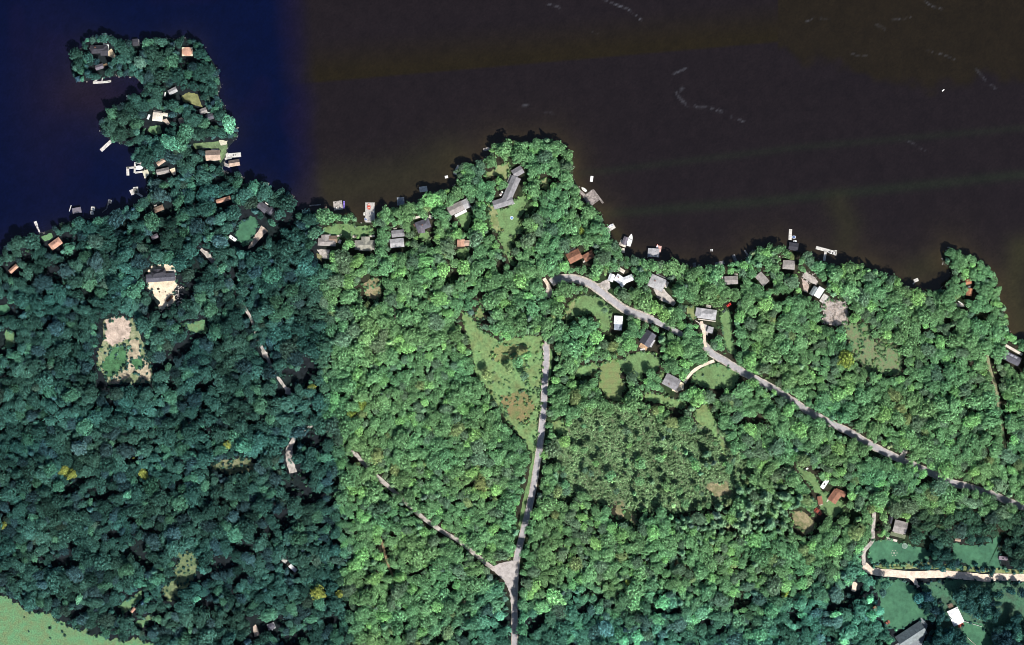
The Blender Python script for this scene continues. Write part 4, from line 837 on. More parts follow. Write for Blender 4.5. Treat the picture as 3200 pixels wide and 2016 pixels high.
chair('western dark chair on the pale dock east of the salmon house', 730, 485, 90, .55, M_black)
chair('eastern dark chair on the pale dock east of the salmon house', 737, 484, 90, .55, M_black)
for k, (px, py, a, mm, lb) in enumerate(((1049, 632, 20, M_black, 'black chair in the north-west of the cluttered float'), (1060, 646, 100, M_black, 'black chair in the middle of the cluttered float'), (1066, 650, 200, M_white, 'white chair in the south-east of the cluttered float'), (1052, 650, 300, M_white, 'white chair in the south-west of the cluttered float'))):
    chair(lb, px, py, a, .55, mm)
o = thing('bumper_float', 'purple foam bumper along the east edge of the cluttered float', 'bumper', 1075, 640, 0, .1)
for k in range(5):
    m = MB(); m.box(-.6, .6, -4 + k * 1.7, -2.6 + k * 1.7, 0, .6); put(m, 'foam_block', mat('violet_foam', (.30, .22, .75), .6, .2), o)
for k, (px, py, lb) in enumerate(((495, 903, 'dark round heap in the middle of the sand clearing'), (498, 912, 'smaller dark heap just below the round one on sand'), (517, 912, 'curved dark pile of pipe on the sand clearing'))):
    o = thing('soil_heap', lb, 'heap', px, py, 40 * k, GZ + .3, 'heaps on the sand clearing')
    m = MB(); r = (1.6, 1.0, .8)[k]; m.cyl(0, 0, 0, .7, r, 9, r1=r * .55); m.cyl(.1, 0, .7, 1.1, r * .55, 9, r1=.1); put(m, 'soil', mat('dark_soil', (.06, .045, .035), .95, .3), o)
# boulders on the rock clearing and terraces: broken stone, too many to count
mb = MB()
for k in range(420):
    if k < 300: px, py = random.uniform(2568, 2648), random.uniform(935, 1014)
    elif k < 360: px, py = random.uniform(2506, 2556), random.uniform(850, 890)
    else: px, py = random.uniform(548, 575), random.uniform(895, 955)
    x, y = M(px, py); r = random.uniform(.3, 1.2); q = random.uniform(0, 6)
    mb.prism([(x + r * random.uniform(.7, 1) * math.cos(q + i * 1.2566), y + r * random.uniform(.7, 1) * math.sin(q + i * 1.2566)) for i in range(5)], GZ, GZ + r * random.uniform(.4, .9))
rb = mb.build('rubble', mat('field_stone', (.40, .36, .34), .9, .4, .5)); tag(rb, 'scattered broken stone on the rock clearing and terraces', 'rubble', kind='stuff')
sb = MB()
for k in range(520):
    i = random.randrange(3, len(SHORE) - 6); a, b = SHORE[i], SHORE[i + 1]; t = random.random()
    x, y = M(a[0] + (b[0] - a[0]) * t + random.gauss(0, 2.2), a[1] + (b[1] - a[1]) * t + random.gauss(0, 2.2)); r = abs(random.gauss(.2, .45)) + .2; q = random.uniform(0, 6)
    z = float(height(np.array([x]), np.array([y]))[0])
    sb.prism([(x + r * random.uniform(.7, 1) * math.cos(q + i_ * 1.2566), y + r * random.uniform(.7, 1) * math.sin(q + i_ * 1.2566)) for i_ in range(5)], min(z, 0) - .2, max(z, 0) + r * .5)
so = sb.build('shore_rubble', mat('lake_stone', (.26, .24, .22), .9, .4, .5)); tag(so, 'loose stones lying along the water line', 'rubble', kind='stuff')
open_poly([M(545, 893), M(572, 893), M(576, 950), M(550, 955)])

for f in FOOT:
    open_poly(f, 0.8); open_poly([(x + 2.6, y - 4.6) for x, y in f], 0)      # trees cleared towards the sun so light reaches the roofs
for o_ in list(COL.objects):
    if o_.get('group') in ('vehicles', 'sheds') or o_.get('category') in ('fire pit', 'trampoline', 'pool', 'table', 'heap', 'kayak', 'fence'):
        x, y = o_.location.x, o_.location.y
        for q, rr in ((0, 4.5), (5, 4)): open_poly([(x + q * .5 + rr * math.cos(i * .785), y - q * .86 + rr * math.sin(i * .785)) for i in range(8)], 0)

# ------------------------------------------------------------------ trees: model crowns
def fib(n, zmin):
    out = []
    for i in range(n):
        z = 1 - (i + .5) / n * (1 - zmin); r = math.sqrt(max(0, 1 - z * z)); a = i * 2.399963
        out.append(Vector((r * math.cos(a), r * math.sin(a), z)))
    return out
def rnd(): return Vector((random.gauss(0, 1), random.gauss(0, 1), random.gauss(0, 1)))
def card(mb, p, n, s):
    n = n.normalized(); t = n.cross(rnd()).normalized(); b = n.cross(t)
    q = [p + t * s * random.uniform(.7, 1.1), p + b * s * random.uniform(.5, 1.0), p - t * s * random.uniform(.7, 1.1), p - b * s * random.uniform(.5, 1.0)]
    mb.face(q)
def core(mb, c, rx, rz, seed):
    """rough dark heart of the crown that keeps the sky from showing through everywhere"""
    n0 = len(mb.v); rings, seg = 5, 9
    for i in range(rings + 1):
        th = math.pi * i / rings
        for j in range(seg):
            a = 2 * math.pi * j / seg; k = random.uniform(.8, 1.1)
            mb.v.append((c.x + rx * k * math.sin(th) * math.cos(a), c.y + rx * k * math.sin(th) * math.sin(a), c.z + rz * k * math.cos(th)))
    for i in range(rings):
        for j in range(seg):
            j2 = (j + 1) % seg; mb.f.append((n0 + i * seg + j, n0 + (i + 1) * seg + j, n0 + (i + 1) * seg + j2, n0 + i * seg + j2)); mb.m.append(0)
def broadleaf(seed, Rr, H_, nl, nc, cs, open_=0.0):
    random.seed(seed); mb = MB(); zc = H_ - Rr * .62
    ph = [random.uniform(.62, 1.18) for _ in range(7)]
    for k, d in enumerate(fib(nl, -.35)):
        if random.random() < open_: continue
        az = (math.atan2(d.y, d.x) / 6.2832 * 7) % 7; rr = ph[int(az)] * (1 - az % 1) + ph[(int(az) + 1) % 7] * (az % 1)
        q = random.uniform(.55, 1.02) * rr
        c = Vector((d.x * Rr * q, d.y * Rr * q, zc + d.z * Rr * random.uniform(.30, .72)))
        rl = random.uniform(.85, 1.75); mb.cur = math.exp(random.gauss(0, .22)) * (.80 + .30 * q)
        for _ in range(nc):
            n = (d * .9 + rnd() * .8).normalized()
            p = c + n * rl * random.uniform(.7, 1.05)
            card(mb, p, n + rnd() * .42 + Vector((0, 0, .35)), cs * random.uniform(.6, 1.3))
    mb.cur = None
    core(mb, Vector((0, 0, zc)), Rr * .60, Rr * .34, seed)
    return mb
def conifer(seed, Rr, H_, layers=10, br=10, cs=.8):
    random.seed(seed); mb = MB()
    for l in range(layers):
        f = l / (layers - 1); z = H_ * (.28 + .70 * f); r = Rr * (1 - f) ** .8 + .25
        n = max(4, int(br * (1 - f * .5)))
        for b in range(n):
            a = 6.2832 * (b + random.random() * .7) / n + l; L_ = r * random.uniform(.7, 1.12); d = Vector((math.cos(a), math.sin(a), 0)); sd = Vector((-d.y, d.x, 0)); dz = -.25 * L_
            base = Vector((0, 0, z)); tip = base + d * L_ + Vector((0, 0, dz)); mid = base + d * L_ * .55 + Vector((0, 0, dz * .3 + .25)); w = .22 * L_ + .2; mb.cur = random.uniform(.7, 1.35)
            mb.face([base + sd * .1, base - sd * .1, mid - sd * w, mid]); mb.face([base, mid, mid + sd * w, base + sd * .1]) if False else None
            mb.face([mid - sd * w, tip, mid + sd * w, base])
            for _ in range(2):
                p = base + d * L_ * random.uniform(.35, 1.0) + sd * random.uniform(-w, w) + Vector((0, 0, dz * .6)); card(mb, p, Vector((d.x * .5, d.y * .5, 1)) + rnd() * .3, cs * random.uniform(.5, .9))
    return mb
def shrub(seed, Rr, H_, n, cs):
    random.seed(seed); mb = MB()
    for k in range(n):
        d = rnd().normalized(); d.z = abs(d.z) * .9 + .05; q = Rr * random.uniform(.6, 1.05)
        mb.cur = random.uniform(.7, 1.3); p = Vector((d.x * q, d.y * q, d.z * H_ * random.uniform(.7, 1.0))); card(mb, p, d + rnd() * .35, cs * random.uniform(.6, 1.3))
    core(mb, Vector((0, 0, H_ * .35)), Rr * .6, H_ * .38, seed)
    return mb
def trunk(seed, H_, r, limbs=5, spread=.45, Rr=5):
    random.seed(seed + 50); mb = MB(); top = H_ * .75
    mb.cyl(0, 0, -.3, top * .5, r, 7, r1=r * .7); mb.cyl(0, 0, top * .5, top, r * .7, 7, r1=r * .2)
    for k in range(limbs):
        a = 6.2832 * k / limbs + random.random(); z = H_ * random.uniform(.35, .6); L_ = Rr * spread * random.uniform(.8, 1.3); d = Vector((math.cos(a), math.sin(a), .7)).normalized(); b = Vector((0, 0, z)); t = b + d * L_
        s1 = d.cross(Vector((0, 0, 1))).normalized(); s2 = d.cross(s1)
        n = len(mb.v); q = r * .35
        for c, w in ((b, q), (t, q * .3)):
            for u, v in ((1, 0), (0, 1), (-1, 0), (0, -1)): mb.v.append(tuple(c + s1 * u * w + s2 * v * w))
        for i in range(4): mb.f.append((n + i, n + (i + 1) % 4, n + 4 + (i + 1) % 4, n + 4 + i)); mb.m.append(0)
    return mb
PROTO = []    # (kind, nominal radius, crown mesh, trunk mesh)
for i in range(7): PROTO.append(('big', 8.0, broadleaf(10 + i, 8.0, 17, 120, 15, .62, .10), trunk(10 + i, 17, .42, 6, .5, 8)))
for i in range(6): PROTO.append(('mid', 5.0, broadleaf(30 + i, 5.0, 14, 54, 13, .58, .08), trunk(30 + i, 14, .28, 5, .5, 5)))
for i in range(4): PROTO.append(('pine', 4.0, conifer(50 + i, 4.0, 17, 10, 10), trunk(50 + i, 17, .25, 0)))
for i in range(4): PROTO.append(('shrub', 2.0, shrub(70 + i, 2.0, 3.2, 70, .5), trunk(70 + i, 2.5, .08, 2, .3, 2)))
PI_ = {k: [i for i, p in enumerate(PROTO) if p[0] == k] for k in ('big', 'mid', 'pine', 'shrub')}
crown_me = []; trunk_me = []
pc = bpy.data.collections.new('tree_kinds')
for i, (k, r, cm, tm) in enumerate(PROTO):
    crown_me.append(cm.mesh('crown', M_leaf)); trunk_me.append(tm.mesh('trunk', M_bark))
    j = MB(); j.g = cm.g; j.v = cm.v + tm.v; n = len(cm.v); j.f = cm.f + [tuple(n + q for q in f) for f in tm.f]; j.m = cm.m + [1] * len(tm.f)
    po = bpy.data.objects.new('tree_kind_%02d' % i, j.mesh('tree_kind', [M_leaf, M_bark])); pc.objects.link(po)
random.seed(11)

# ------------------------------------------------------------------ trees: where they stand
def is_open(x, y):
    i = int(x - RX0 + .5); j = int(y - RY0 + .5)
    return OPEN[j, i] if 0 <= i < OPEN.shape[1] and 0 <= j < OPEN.shape[0] else False
GAPS = [(455, 1745, 30, 34), (355, 1668, 24, 18), (640, 1885, 40, 22), (695, 1760, 44, 30), (765, 1705, 52, 26), (830, 1668, 44, 24), (893, 1618, 28, 52), (935, 1530, 56, 26), (945, 1480, 40, 20), (985, 1370, 44, 40), (640, 1800, 26, 20), (560, 1905, 30, 16), (480, 1660, 34, 12), (120, 1700, 20, 10), (745, 1600, 30, 14), (1040, 1560, 16, 30), (1000, 1640, 20, 14), (300, 1960, 30, 8), (170, 1860, 24, 10), (40, 1880, 22, 10), (915, 1462, 34, 22),
 (228, 800, 34, 24), (190, 870, 40, 22), (95, 810, 28, 18), (262, 905, 60, 12), (590, 905, 24, 30), (730, 850, 26, 22), (55, 1080, 12, 34), (415, 1196, 40, 20), (530, 1205, 30, 16), (620, 1048, 34, 20), (20, 1165, 16, 22),
 (60, 970, 22, 26), (150, 920, 34, 12), (1880, 1560, 40, 24), (2170, 1605, 70, 14), (1930, 1612, 34, 16), (2240, 1555, 22, 26), (2660, 1620, 18, 40), (2540, 1525, 18, 30), (2620, 1345, 34, 14), (2720, 1420, 44, 14),
 (2900, 1500, 40, 14), (2360, 1320, 60, 16), (2110, 1290, 28, 20), (2240, 1290, 28, 16), (2400, 1190, 20, 26), (2330, 1200, 20, 14), (1065, 945, 22, 16), (1135, 832, 20, 16), (1560, 830, 20, 22), (1800, 660, 40, 12),
 (1742, 560, 18, 14), (1665, 660, 24, 16), (1500, 930, 20, 20), (1410, 880, 30, 12), (615, 560, 10, 40), (620, 600, 10, 24), (760, 655, 34, 18), (870, 740, 24, 18), (900, 700, 30, 16), (640, 690, 16, 20), (500, 150, 40, 10),
 (380, 175, 22, 10), (500, 205, 40, 12), (560, 260, 24, 12), (610, 262, 30, 10), (400, 400, 24, 10), (500, 448, 26, 10), (560, 430, 16, 10), (565, 405, 16, 14), (1300, 1790, 20, 12), (1480, 1840, 16, 12), (1280, 1720, 12, 12),
 (2100, 1030, 40, 12), (2500, 1250, 20, 16), (3060, 980, 30, 18), (2900, 1040, 40, 10), (2960, 1000, 24, 12), (3120, 1200, 10, 40), (3050, 1240, 20, 12), (2760, 1130, 16, 12), (2940, 1140, 18, 10), (2750, 1640, 14, 20),
 (2975, 1640, 16, 26), (2460, 1100, 18, 12), (2340, 1750, 20, 16), (2060, 1900, 26, 18), (2320, 1880, 30, 20), (2200, 1940, 24, 20), (2480, 1920, 24, 30), (1640, 1990, 12, 40), (1760, 1560, 40, 16),
 (2290, 1650, 40, 10), (1990, 1640, 30, 10)]
gapA = np.array(GAPS, float)
KG = cool(*np.meshgrid(np.arange(0, 3200, 16.0), np.arange(0, 2016, 16.0)))
def in_gap(px, py):
    u, v = px * .85 - py * .5, px * .5 + py * .85
    k = float(KG[min(KG.shape[0] - 1, max(0, int(py / 16))), min(KG.shape[1] - 1, max(0, int(px / 16)))])
    w = noise.noise(Vector((u * .006, v * .022, 7.7))) + .55 * noise.noise(Vector((u * .02, v * .045, 2.2)))
    if w > .72 - .34 * k: return True
    q = ((px - gapA[:, 0]) / gapA[:, 2]) ** 2 + ((py - gapA[:, 1]) / gapA[:, 3]) ** 2
    return q.min() < 1 + .5 * noise.noise(Vector((px * .05, py * .05, 0)))
SCRUB = [M(*p) for p in [(1770, 1290), (1900, 1260), (2050, 1300), (2250, 1330), (2310, 1420), (2390, 1450), (2300, 1560), (2150, 1600), (1980, 1595), (1830, 1560), (1740, 1500), (1725, 1400)]]
HEATH = [M(*p) for p in [(1500, 1150), (1690, 1090), (1690, 1250), (1560, 1240)]]
PINES = [M(*p) for p in [(2080, 1560), (2500, 1480), (2560, 1640), (2300, 1680), (2080, 1650)]]
SOUTH = [M(*p) for p in [(2050, 1640), (2640, 1660), (2640, 1840), (2050, 1760)]]
def pin(poly, x, y): return bool(in_poly(poly, np.array([x]), np.array([y]))[0])
cell = 6.0; grid = {}
trees = []      # x, y, r, kind, height factor
def fits(x, y, r, ov):
    ci, cj = int(x // cell), int(y // cell); k = int((r + 9) * ov // cell) + 1
    for i in range(ci - k, ci + k + 1):
        for j in range(cj - k, cj + k + 1):
            for t in grid.get((i, j), ()):
                if (t[0] - x) ** 2 + (t[1] - y) ** 2 < ((t[2] + r) * ov) ** 2: return False
    return True
def clear_of(x, y, r):
    if is_open(x, y): return False
    for k in range(8):
        if is_open(x + .72 * r * math.cos(k * .785), y + .72 * r * math.sin(k * .785)): return False
    return True
def add(x, y, r, kind, hf=1.0):
    t = (x, y, r, kind, hf); trees.append(t); grid.setdefault((int(x // cell), int(y // cell)), []).append(t)
TX0, TX1, TY0, TY1 = -655, 655, -445, 330
def scatter(n, rf, kindf, ov, land, gaps=True, zone=None):
    X = rng.uniform(TX0, TX1, n); Y = rng.uniform(TY0, TY1, n); D = shore_d(X, Y)
    st = fbm(X, Y, 55, 3, 21); Z = in_poly(SCRUB, X + (fbm(X, Y, 14, 3, 41) - .5) * 46, Y + (fbm(X, Y, 14, 3, 42) - .5) * 46); Pn = in_poly(PINES, X, Y); So = in_poly(SOUTH, X, Y)
    for i in range(n):
        x, y, d = float(X[i]), float(Y[i]), D[i]
        if d < 1.0: continue
        r = rf(st[i], Z[i], So[i])
        if r is None or d < r * land: continue
        if not clear_of(x, y, r): continue
        px, py = x / S + 1600, 1008 - y / S
        if gaps and in_gap(px, py): continue
        if fits(x, y, r, ov): add(x, y, r, kindf(st[i], Z[i], Pn[i]), (.66 + .62 * st[i]) * random.uniform(.8, 1.22) if px < 1010 or py > 1850 else (.80 + .36 * st[i]) * random.uniform(.88, 1.12))
random.seed(5)
# lone trees standing free, placed by image coordinates
for px, py, r, k in ((1975, 1175, 7, 'big'), (2032, 1168, 5, 'mid'), (1850, 1020, 8, 'big'), (1820, 1005, 6, 'mid'), (1890, 968, 3.5, 'mid'), (2868, 1868, 6, 'big'), (2888, 1885, 6.5, 'big'), (2912, 1902, 7, 'big'), (2935, 1925, 6.5, 'big'), (2905, 1925, 5, 'mid'), (2990, 1856, 8, 'big'), (3030, 1846, 9, 'big'), (3062, 1868, 9, 'big'), (3028, 1884, 8.5, 'big'), (3075, 1900, 7, 'big'), (3100, 1930, 6, 'big'), (3045, 1915, 5, 'mid'),
    (3110, 1850, 5.5, 'mid'), (3150, 1845, 6, 'big'), (3185, 1850, 6, 'big'), (2948, 1735, 7, 'big'), (2925, 1755, 6, 'big'), (2965, 1760, 5.5, 'big'), (2940, 1775, 4.5, 'mid'), (2895, 1765, 4, 'mid'), (3090, 1790, 3, 'mid'), (2730, 1770, 2.5, 'shrub'), (1190, 695, 5, 'mid'), (1080, 685, 4.5, 'mid'), (1235, 700, 4, 'mid'), (2070, 1090, 4, 'mid'), (2078, 1115, 3.5, 'mid'),
    (1520, 1170, 5.5, 'mid'), (1620, 1130, 6, 'mid'), (1650, 1110, 5, 'mid'), (1640, 1175, 4.5, 'mid'), (1590, 1150, 4.5, 'mid'), (2350, 1195, 6, 'big'), (2370, 1225, 6, 'big'), (2920, 2000, 8, 'big'), (2955, 1985, 7.5, 'big'), (2985, 2005, 8, 'big'), (2945, 2025, 8, 'big'), (3005, 2030, 6, 'big'),
    (3130, 2000, 8, 'big'), (3160, 2020, 8, 'big'), (3175, 1985, 7, 'big'), (3165, 1930, 6, 'big'), (3175, 1655, 7, 'big'), (3190, 1690, 8, 'big'), (3175, 1725, 8, 'big'), (3195, 1760, 7, 'big'), (3160, 1755, 6, 'big'), (2760, 1820, 6, 'big'), (2752, 1850, 5, 'mid'), (2745, 1905, 6, 'big')):
    x, y = M(px, py); add(x, y, r, k, 1.35 if py > 1700 else 1.05)
for px, py, r in ((1634, 1850, 6), (1632, 1885, 7), (1634, 1925, 6.5), (1632, 1965, 7), (1634, 2000, 7), (1640, 1720, 5.5), (1652, 1655, 5), (1700, 1420, 4.5), (1712, 1330, 3.5), (1722, 1215, 5), (1722, 1250, 4)):
    x, y = M(px, py); add(x, y, r, 'big' if r > 5 else 'mid', 1.35)
# hedge of bushes along the gravel road
for k in range(75):
    px = random.uniform(2725, 3190)
    if noise.noise(Vector((px * .03, 0, 5))) < -.25: continue
    x, y = M(px, 1764 + (px - 2740) * .035 + random.gauss(0, 5)); add(x, y, random.choice((.9, 1.4, 1.8, 2.6, 3.4)), 'shrub', random.uniform(.8, 1.4))
scatter(30000, lambda s, z, so: (random.uniform(5.6, 10.2) if s > .38 else random.uniform(5.0, 6.4)) if not z and not (so and random.random() < .8) else None, lambda s, z, p: 'pine' if p and random.random() < .6 else 'big', .63, .55)
scatter(80000, lambda s, z, so: random.uniform(3.2, 5.4) if not z or random.random() < .02 else None, lambda s, z, p: 'pine' if random.random() < (.75 if p else .10) else 'mid', .60, .45)
scatter(80000, lambda s, z, so: random.uniform(2.2, 3.4) if not z or random.random() < .08 else None, lambda s, z, p: 'pine' if random.random() < .10 else 'mid', .58, .35)
scatter(110000, lambda s, z, so: random.uniform(1.0, 2.2) if z or random.random() < .3 else None, lambda s, z, p: 'shrub', .52, .25, gaps=False)
def thicket(poly, n, r0, r1, ov, kind='shrub', over=False, hf=1.0):
    P = np.array(poly); X = rng.uniform(P[:, 0].min(), P[:, 0].max(), n); Y = rng.uniform(P[:, 1].min(), P[:, 1].max(), n); K = in_poly(poly, X, Y)
    if over:
        for f in FOOT: K &= ~(in_poly(f, X, Y) | (seg_dist(f, X, Y) < 4))
    for x, y in zip(X[K].tolist(), Y[K].tolist()):
        if is_open(x, y) and not over: continue
        r = random.uniform(r0, r1) * (1 + .6 * max(0, noise.noise(Vector((x * .05, y * .05, 1)))))
        if fits(x, y, r, ov): add(x, y, r, kind, random.uniform(.3, .6) * hf)
thicket(SCRUB, 30000, .7, 1.4, .50)
for q in ([(2985, 1835), (3075, 1835), (3112, 1880), (3105, 1925), (3040, 1925), (2990, 1890)], [(2852, 1858), (2885, 1850), (2955, 1915), (2950, 1945), (2895, 1930)], [(2895, 1965), (2990, 1960), (3015, 2010), (3000, 2050), (2890, 2050)], [(3105, 1960), (3200, 1940), (3230, 2050), (3100, 2050)], [(3150, 1630), (3220, 1630), (3220, 1775), (3165, 1770)], [(2915, 1720), (2965, 1715), (2985, 1765), (2900, 1768)]):
    thicket([M(*p) for p in q], 900, 3.5, 6.5, .55, 'big', True, 3.1)
for poly in FRINGE:                                   # bushes crowding the edges of the clearings
    for (x, y) in poly[::2]:
        if random.random() < .55 and shore_d(x, y) > 3: add(x + random.gauss(0, .8), y + random.gauss(0, .8), random.uniform(.8, 2.3), 'shrub', random.uniform(.7, 1.2))
# bushes in the meadow and on the hill clearing
for zone, n in ((((1490, 1690), (1100, 1400)), 420), (((2640, 2820), (1020, 1170)), 420), (((2480, 2600), (1600, 1670)), 25), (((510, 620), (1715, 1880)), 120), (((650, 790), (1425, 1485)), 110), (((2200, 2290), (1505, 1560)), 30), (((1010, 1170), (700, 740)), 25), (((1130, 1190), (870, 935)), 30), (((310, 470), (1080, 1200)), 60), (((2160, 2310), (1150, 1210)), 20), (((0, 300), (1880, 2010)), 20)):
    for k in range(n):
        px, py = random.uniform(*zone[0]), random.uniform(*zone[1])
        if noise.noise(Vector((px * .03, py * .03, 4))) < -.05: continue
        x, y = M(px, py)
        if is_open(x, y) and shore_d(x, y) > 6 and not any(pin(f, x, y) for f in FOOT) and not (1660 < px and py > 1400): add(x, y, random.uniform(.7, 2.0), 'shrub', random.uniform(.6, 1.1))

# ------------------------------------------------------------------ trees: colour of each
YELLOW = [(222, 1482, 18), (212, 1465, 14), (444, 1476, 16), (420, 1440, 14), (1128, 1258, 16), (1112, 1295, 14), (1192, 1312, 14), (985, 1212, 16), (720, 1388, 14), (1958, 1812, 9), (990, 1858, 14), (1060, 1865, 14), (1020, 1230, 10), (245, 760, 8), (2630, 1125, 14), (2510, 885, 16), (1820, 720, 10), (2450, 1850, 14), (14, 1640, 9)]
def tint_of(t, k):
    x, y, r, kind, hf = t; px, py = x / S + 1600, 1008 - y / S
    warm = Vector((0.162, 0.325, 0.150)); coolc = Vector((0.046, 0.122, 0.100))  # second tone carries the bluish light in the leaf colour
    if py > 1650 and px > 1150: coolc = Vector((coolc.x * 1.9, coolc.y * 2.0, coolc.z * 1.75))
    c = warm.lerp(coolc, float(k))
    u = random.random(); b = math.exp(random.gauss(0, .26))
    st = noise.noise(Vector((px * .006, py * .006, 2.0))); s2 = noise.noise(Vector((px * .017, py * .017, 8.0))); s3 = noise.noise(Vector((px * .009, py * .009, 15.0)))
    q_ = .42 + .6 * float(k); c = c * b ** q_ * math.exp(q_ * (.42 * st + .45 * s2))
    c = Vector((c.x * (1 + .22 * s3), c.y, c.z * (1 - .12 * s3)))
    if u < .13: f_ = 1.35 + .35 * float(k); c = Vector((c.x * f_ * 1.05, c.y * f_ * 1.05, c.z * f_ * .85))         # fresh bright crown
    elif u < .28: c = Vector((c.x * .85, c.y * .72, c.z * .95))         # dull grey-green
    elif u < .30: c = Vector((c.x * 1.35, c.y * .95, c.z * .9))
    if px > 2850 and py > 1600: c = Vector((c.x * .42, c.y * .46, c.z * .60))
    if kind == 'pine': c = Vector((c.x * 1.0, c.y * .92, c.z * 1.12))
    if kind == 'shrub': c = Vector((c.x * 1.0, c.y * .9, c.z * .9))
    if (r < 2.6 or u > .6) and r < 3.7 and 1730 < px < 2400 and 1250 < py < 1610 and pin(SCRUB, x, y): c = Vector((.19, .31, .15)) * (b * math.exp(.5 * s2))
    for (a, b_, q) in YELLOW:
        if (px - a) ** 2 + (py - b_) ** 2 < q * q * .8: c = Vector((.30, .35, .09)) if k > .4 else Vector((.22, .30, .07)); break
    return (max(.006, c.x), max(.012, c.y), max(.008, c.z))
TA = np.array([(t[0] / S + 1600, 1008 - t[1] / S) for t in trees])
KA = cool(TA[:, 0], TA[:, 1])
random.seed(3)
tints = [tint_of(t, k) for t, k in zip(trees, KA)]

# the 300 widest crowns in view stand as trees of their own, the others are the wood
order = sorted(range(len(trees)), key=lambda i: -trees[i][2])
single = [i for i in order if abs(trees[i][0]) < 552 and -342 < trees[i][1] < 346][:300]
sset = set(single)
COMP = ['east', 'north-east', 'north', 'north-west', 'west', 'south-west', 'south', 'south-east']
ORD = ['first', 'second', 'third', 'fourth', 'fifth', 'sixth', 'seventh', 'eighth', 'ninth', 'tenth', 'eleventh', 'twelfth', 'thirteenth', 'fourteenth', 'fifteenth', 'sixteenth', 'seventeenth', 'eighteenth', 'nineteenth', 'twentieth']
LAND += [('road junction', *M(1580, 1790)), ('brown meadow', *M(1600, 1250)), ('hay field', *M(100, 1950)), ('tan dirt clearing', *M(370, 1030)), ('dry western glade', *M(570, 1800)), ('rock clearing', *M(2610, 975)), ('hill clearing', *M(2730, 1100)), ('scrubland', *M(2000, 1450)),
 ('striped lawn', *M(1912, 1190)), ('overgrown eastern track', *M(3120, 1280)), ('bend in the forest road', *M(906, 1440)), ('fire pit', *M(2794, 1728)), ('side road stub', *M(2822, 1420)), ('round lawn by the loop road', *M(1840, 960)), ('tan brush patch', *M(1935, 1595))]
buckets = {}
for i in single:
    x, y = trees[i][:2]
    l = min(LAND, key=lambda q: (q[1] - x) ** 2 + (q[2] - y) ** 2); a = math.atan2(y - l[2], x - l[1])
    buckets.setdefault((l[0], int(round(a / (math.pi / 4))) % 8), []).append((math.hypot(x - l[1], y - l[2]), i))
lab = {}
for (ln, cp), lst in buckets.items():
    for k, (d, i) in enumerate(sorted(lst)):
        c = tints[i]; lum = c[1]; w = 'yellow' if c[0] > .2 else 'bright green' if lum > .28 else 'blue green' if c[2] > c[1] * .6 else 'dark green' if lum < .16 else 'mid green'
        lab[i] = '%s tree, %s one %s of the %s' % (w, ORD[min(k, 19)], COMP[cp], ln)
def proto_for(kind): return random.choice(PI_[kind])
for i in single:
    x, y, r, kind, hf = trees[i]; pi = proto_for(kind); sc_ = r / PROTO[pi][1]
    z = float(height(x, y))
    o = link('broadleaf_tree' if kind != 'pine' else 'pine_tree', None, None, (x, y, z), random.uniform(0, 6.28)); sx_ = random.uniform(.82, 1.22); o.scale = (sc_ * sx_, sc_ / sx_, hf * (.35 + .65 * sc_))
    tag(o, lab[i], 'tree', 'wide crowned trees of the lakeside woods')
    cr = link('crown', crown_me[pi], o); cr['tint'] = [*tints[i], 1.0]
    link('trunk', trunk_me[pi], o)

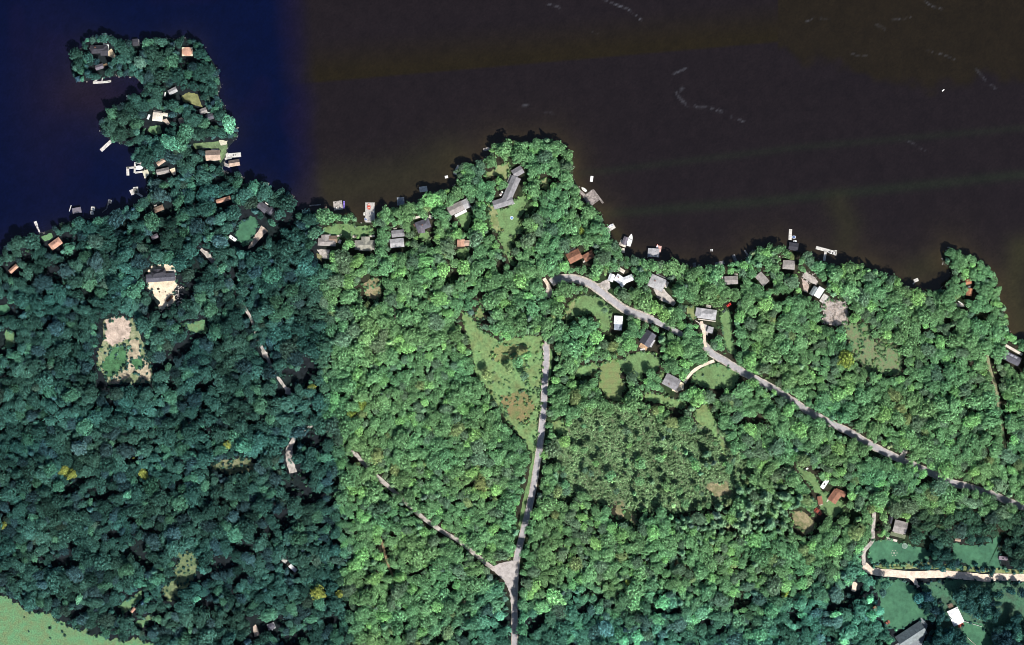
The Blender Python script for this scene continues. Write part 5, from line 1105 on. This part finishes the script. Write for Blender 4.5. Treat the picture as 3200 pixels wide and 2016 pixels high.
# the rest of the wood: one object, its trees set out by geometry nodes
rest = [i for i in range(len(trees)) if i not in sset]
def grove(name, label, cat, ids):
    n = len(ids); me = bpy.data.meshes.new(name); me.vertices.add(n)
    co = np.empty((n, 3)); K = np.empty(n, np.int32); Rz = np.zeros((n, 3)); Sc = np.empty((n, 3)); Ti = np.empty((n, 3))
    zs = height(np.array([trees[i][0] for i in ids]), np.array([trees[i][1] for i in ids]))
    for q, i in enumerate(ids):
        x, y, r, kind, hf = trees[i]; pi = proto_for(kind); s = r / PROTO[pi][1]
        co[q] = (x, y, zs[q]); K[q] = pi; Rz[q, 2] = random.uniform(0, 6.28); Rz[q, 0] = random.uniform(-.06, .06); Rz[q, 1] = random.uniform(-.06, .06)
        sx_ = random.uniform(.78, 1.28); Sc[q] = (s * sx_, s / sx_, hf * ((.35 + .65 * s) if kind != 'shrub' else s)); Ti[q] = tints[i]
    me.vertices.foreach_set('co', co.ravel())
    for nm, ty, arr, key in (('kind', 'INT', K, 'value'), ('rot', 'FLOAT_VECTOR', Rz, 'vector'), ('scl', 'FLOAT_VECTOR', Sc, 'vector'), ('tint', 'FLOAT_VECTOR', Ti, 'vector')):
        a = me.attributes.new(nm, ty, 'POINT'); a.data.foreach_set(key, arr.ravel())
    o = link(name, me); tag(o, label, cat, kind='stuff')
    ng = bpy.data.node_groups.get('set_out_trees')
    if ng is None:
        ng = bpy.data.node_groups.new('set_out_trees', 'GeometryNodeTree')
        ng.interface.new_socket('Geometry', in_out='INPUT', socket_type='NodeSocketGeometry'); ng.interface.new_socket('Geometry', in_out='OUTPUT', socket_type='NodeSocketGeometry')
        N = ng.nodes; L = ng.links; gi = N.new('NodeGroupInput'); go = N.new('NodeGroupOutput')
        ci = N.new('GeometryNodeCollectionInfo'); ci.inputs['Collection'].default_value = pc; ci.inputs['Separate Children'].default_value = True; ci.inputs['Reset Children'].default_value = True
        ip = N.new('GeometryNodeInstanceOnPoints'); ip.inputs['Pick Instance'].default_value = True
        def na(nm, ty):
            a = N.new('GeometryNodeInputNamedAttribute'); a.data_type = ty; a.inputs['Name'].default_value = nm; return a.outputs['Attribute']
        er = N.new('FunctionNodeEulerToRotation'); L.new(na('rot', 'FLOAT_VECTOR'), er.inputs[0])
        L.new(gi.outputs[0], ip.inputs['Points']); L.new(ci.outputs[0], ip.inputs['Instance']); L.new(na('kind', 'INT'), ip.inputs['Instance Index'])
        L.new(er.outputs[0], ip.inputs['Rotation']); L.new(na('scl', 'FLOAT_VECTOR'), ip.inputs['Scale']); L.new(ip.outputs[0], go.inputs[0])
    md = o.modifiers.new('trees', 'NODES'); md.node_group = ng
    return o
grove('woodland', 'dense mixed wood covering the land between lake and roads', 'woodland', [i for i in rest if trees[i][3] != 'shrub'])
grove('undergrowth', 'low bushes filling gaps, scrub and meadow edges', 'bushes', [i for i in rest if trees[i][3] == 'shrub'])
print('TREES', len(trees), 'single', len(single), 'tris', sum(len(o.data.polygons) for o in COL.objects if o.type == 'MESH' and len(o.data.polygons) > 20000))
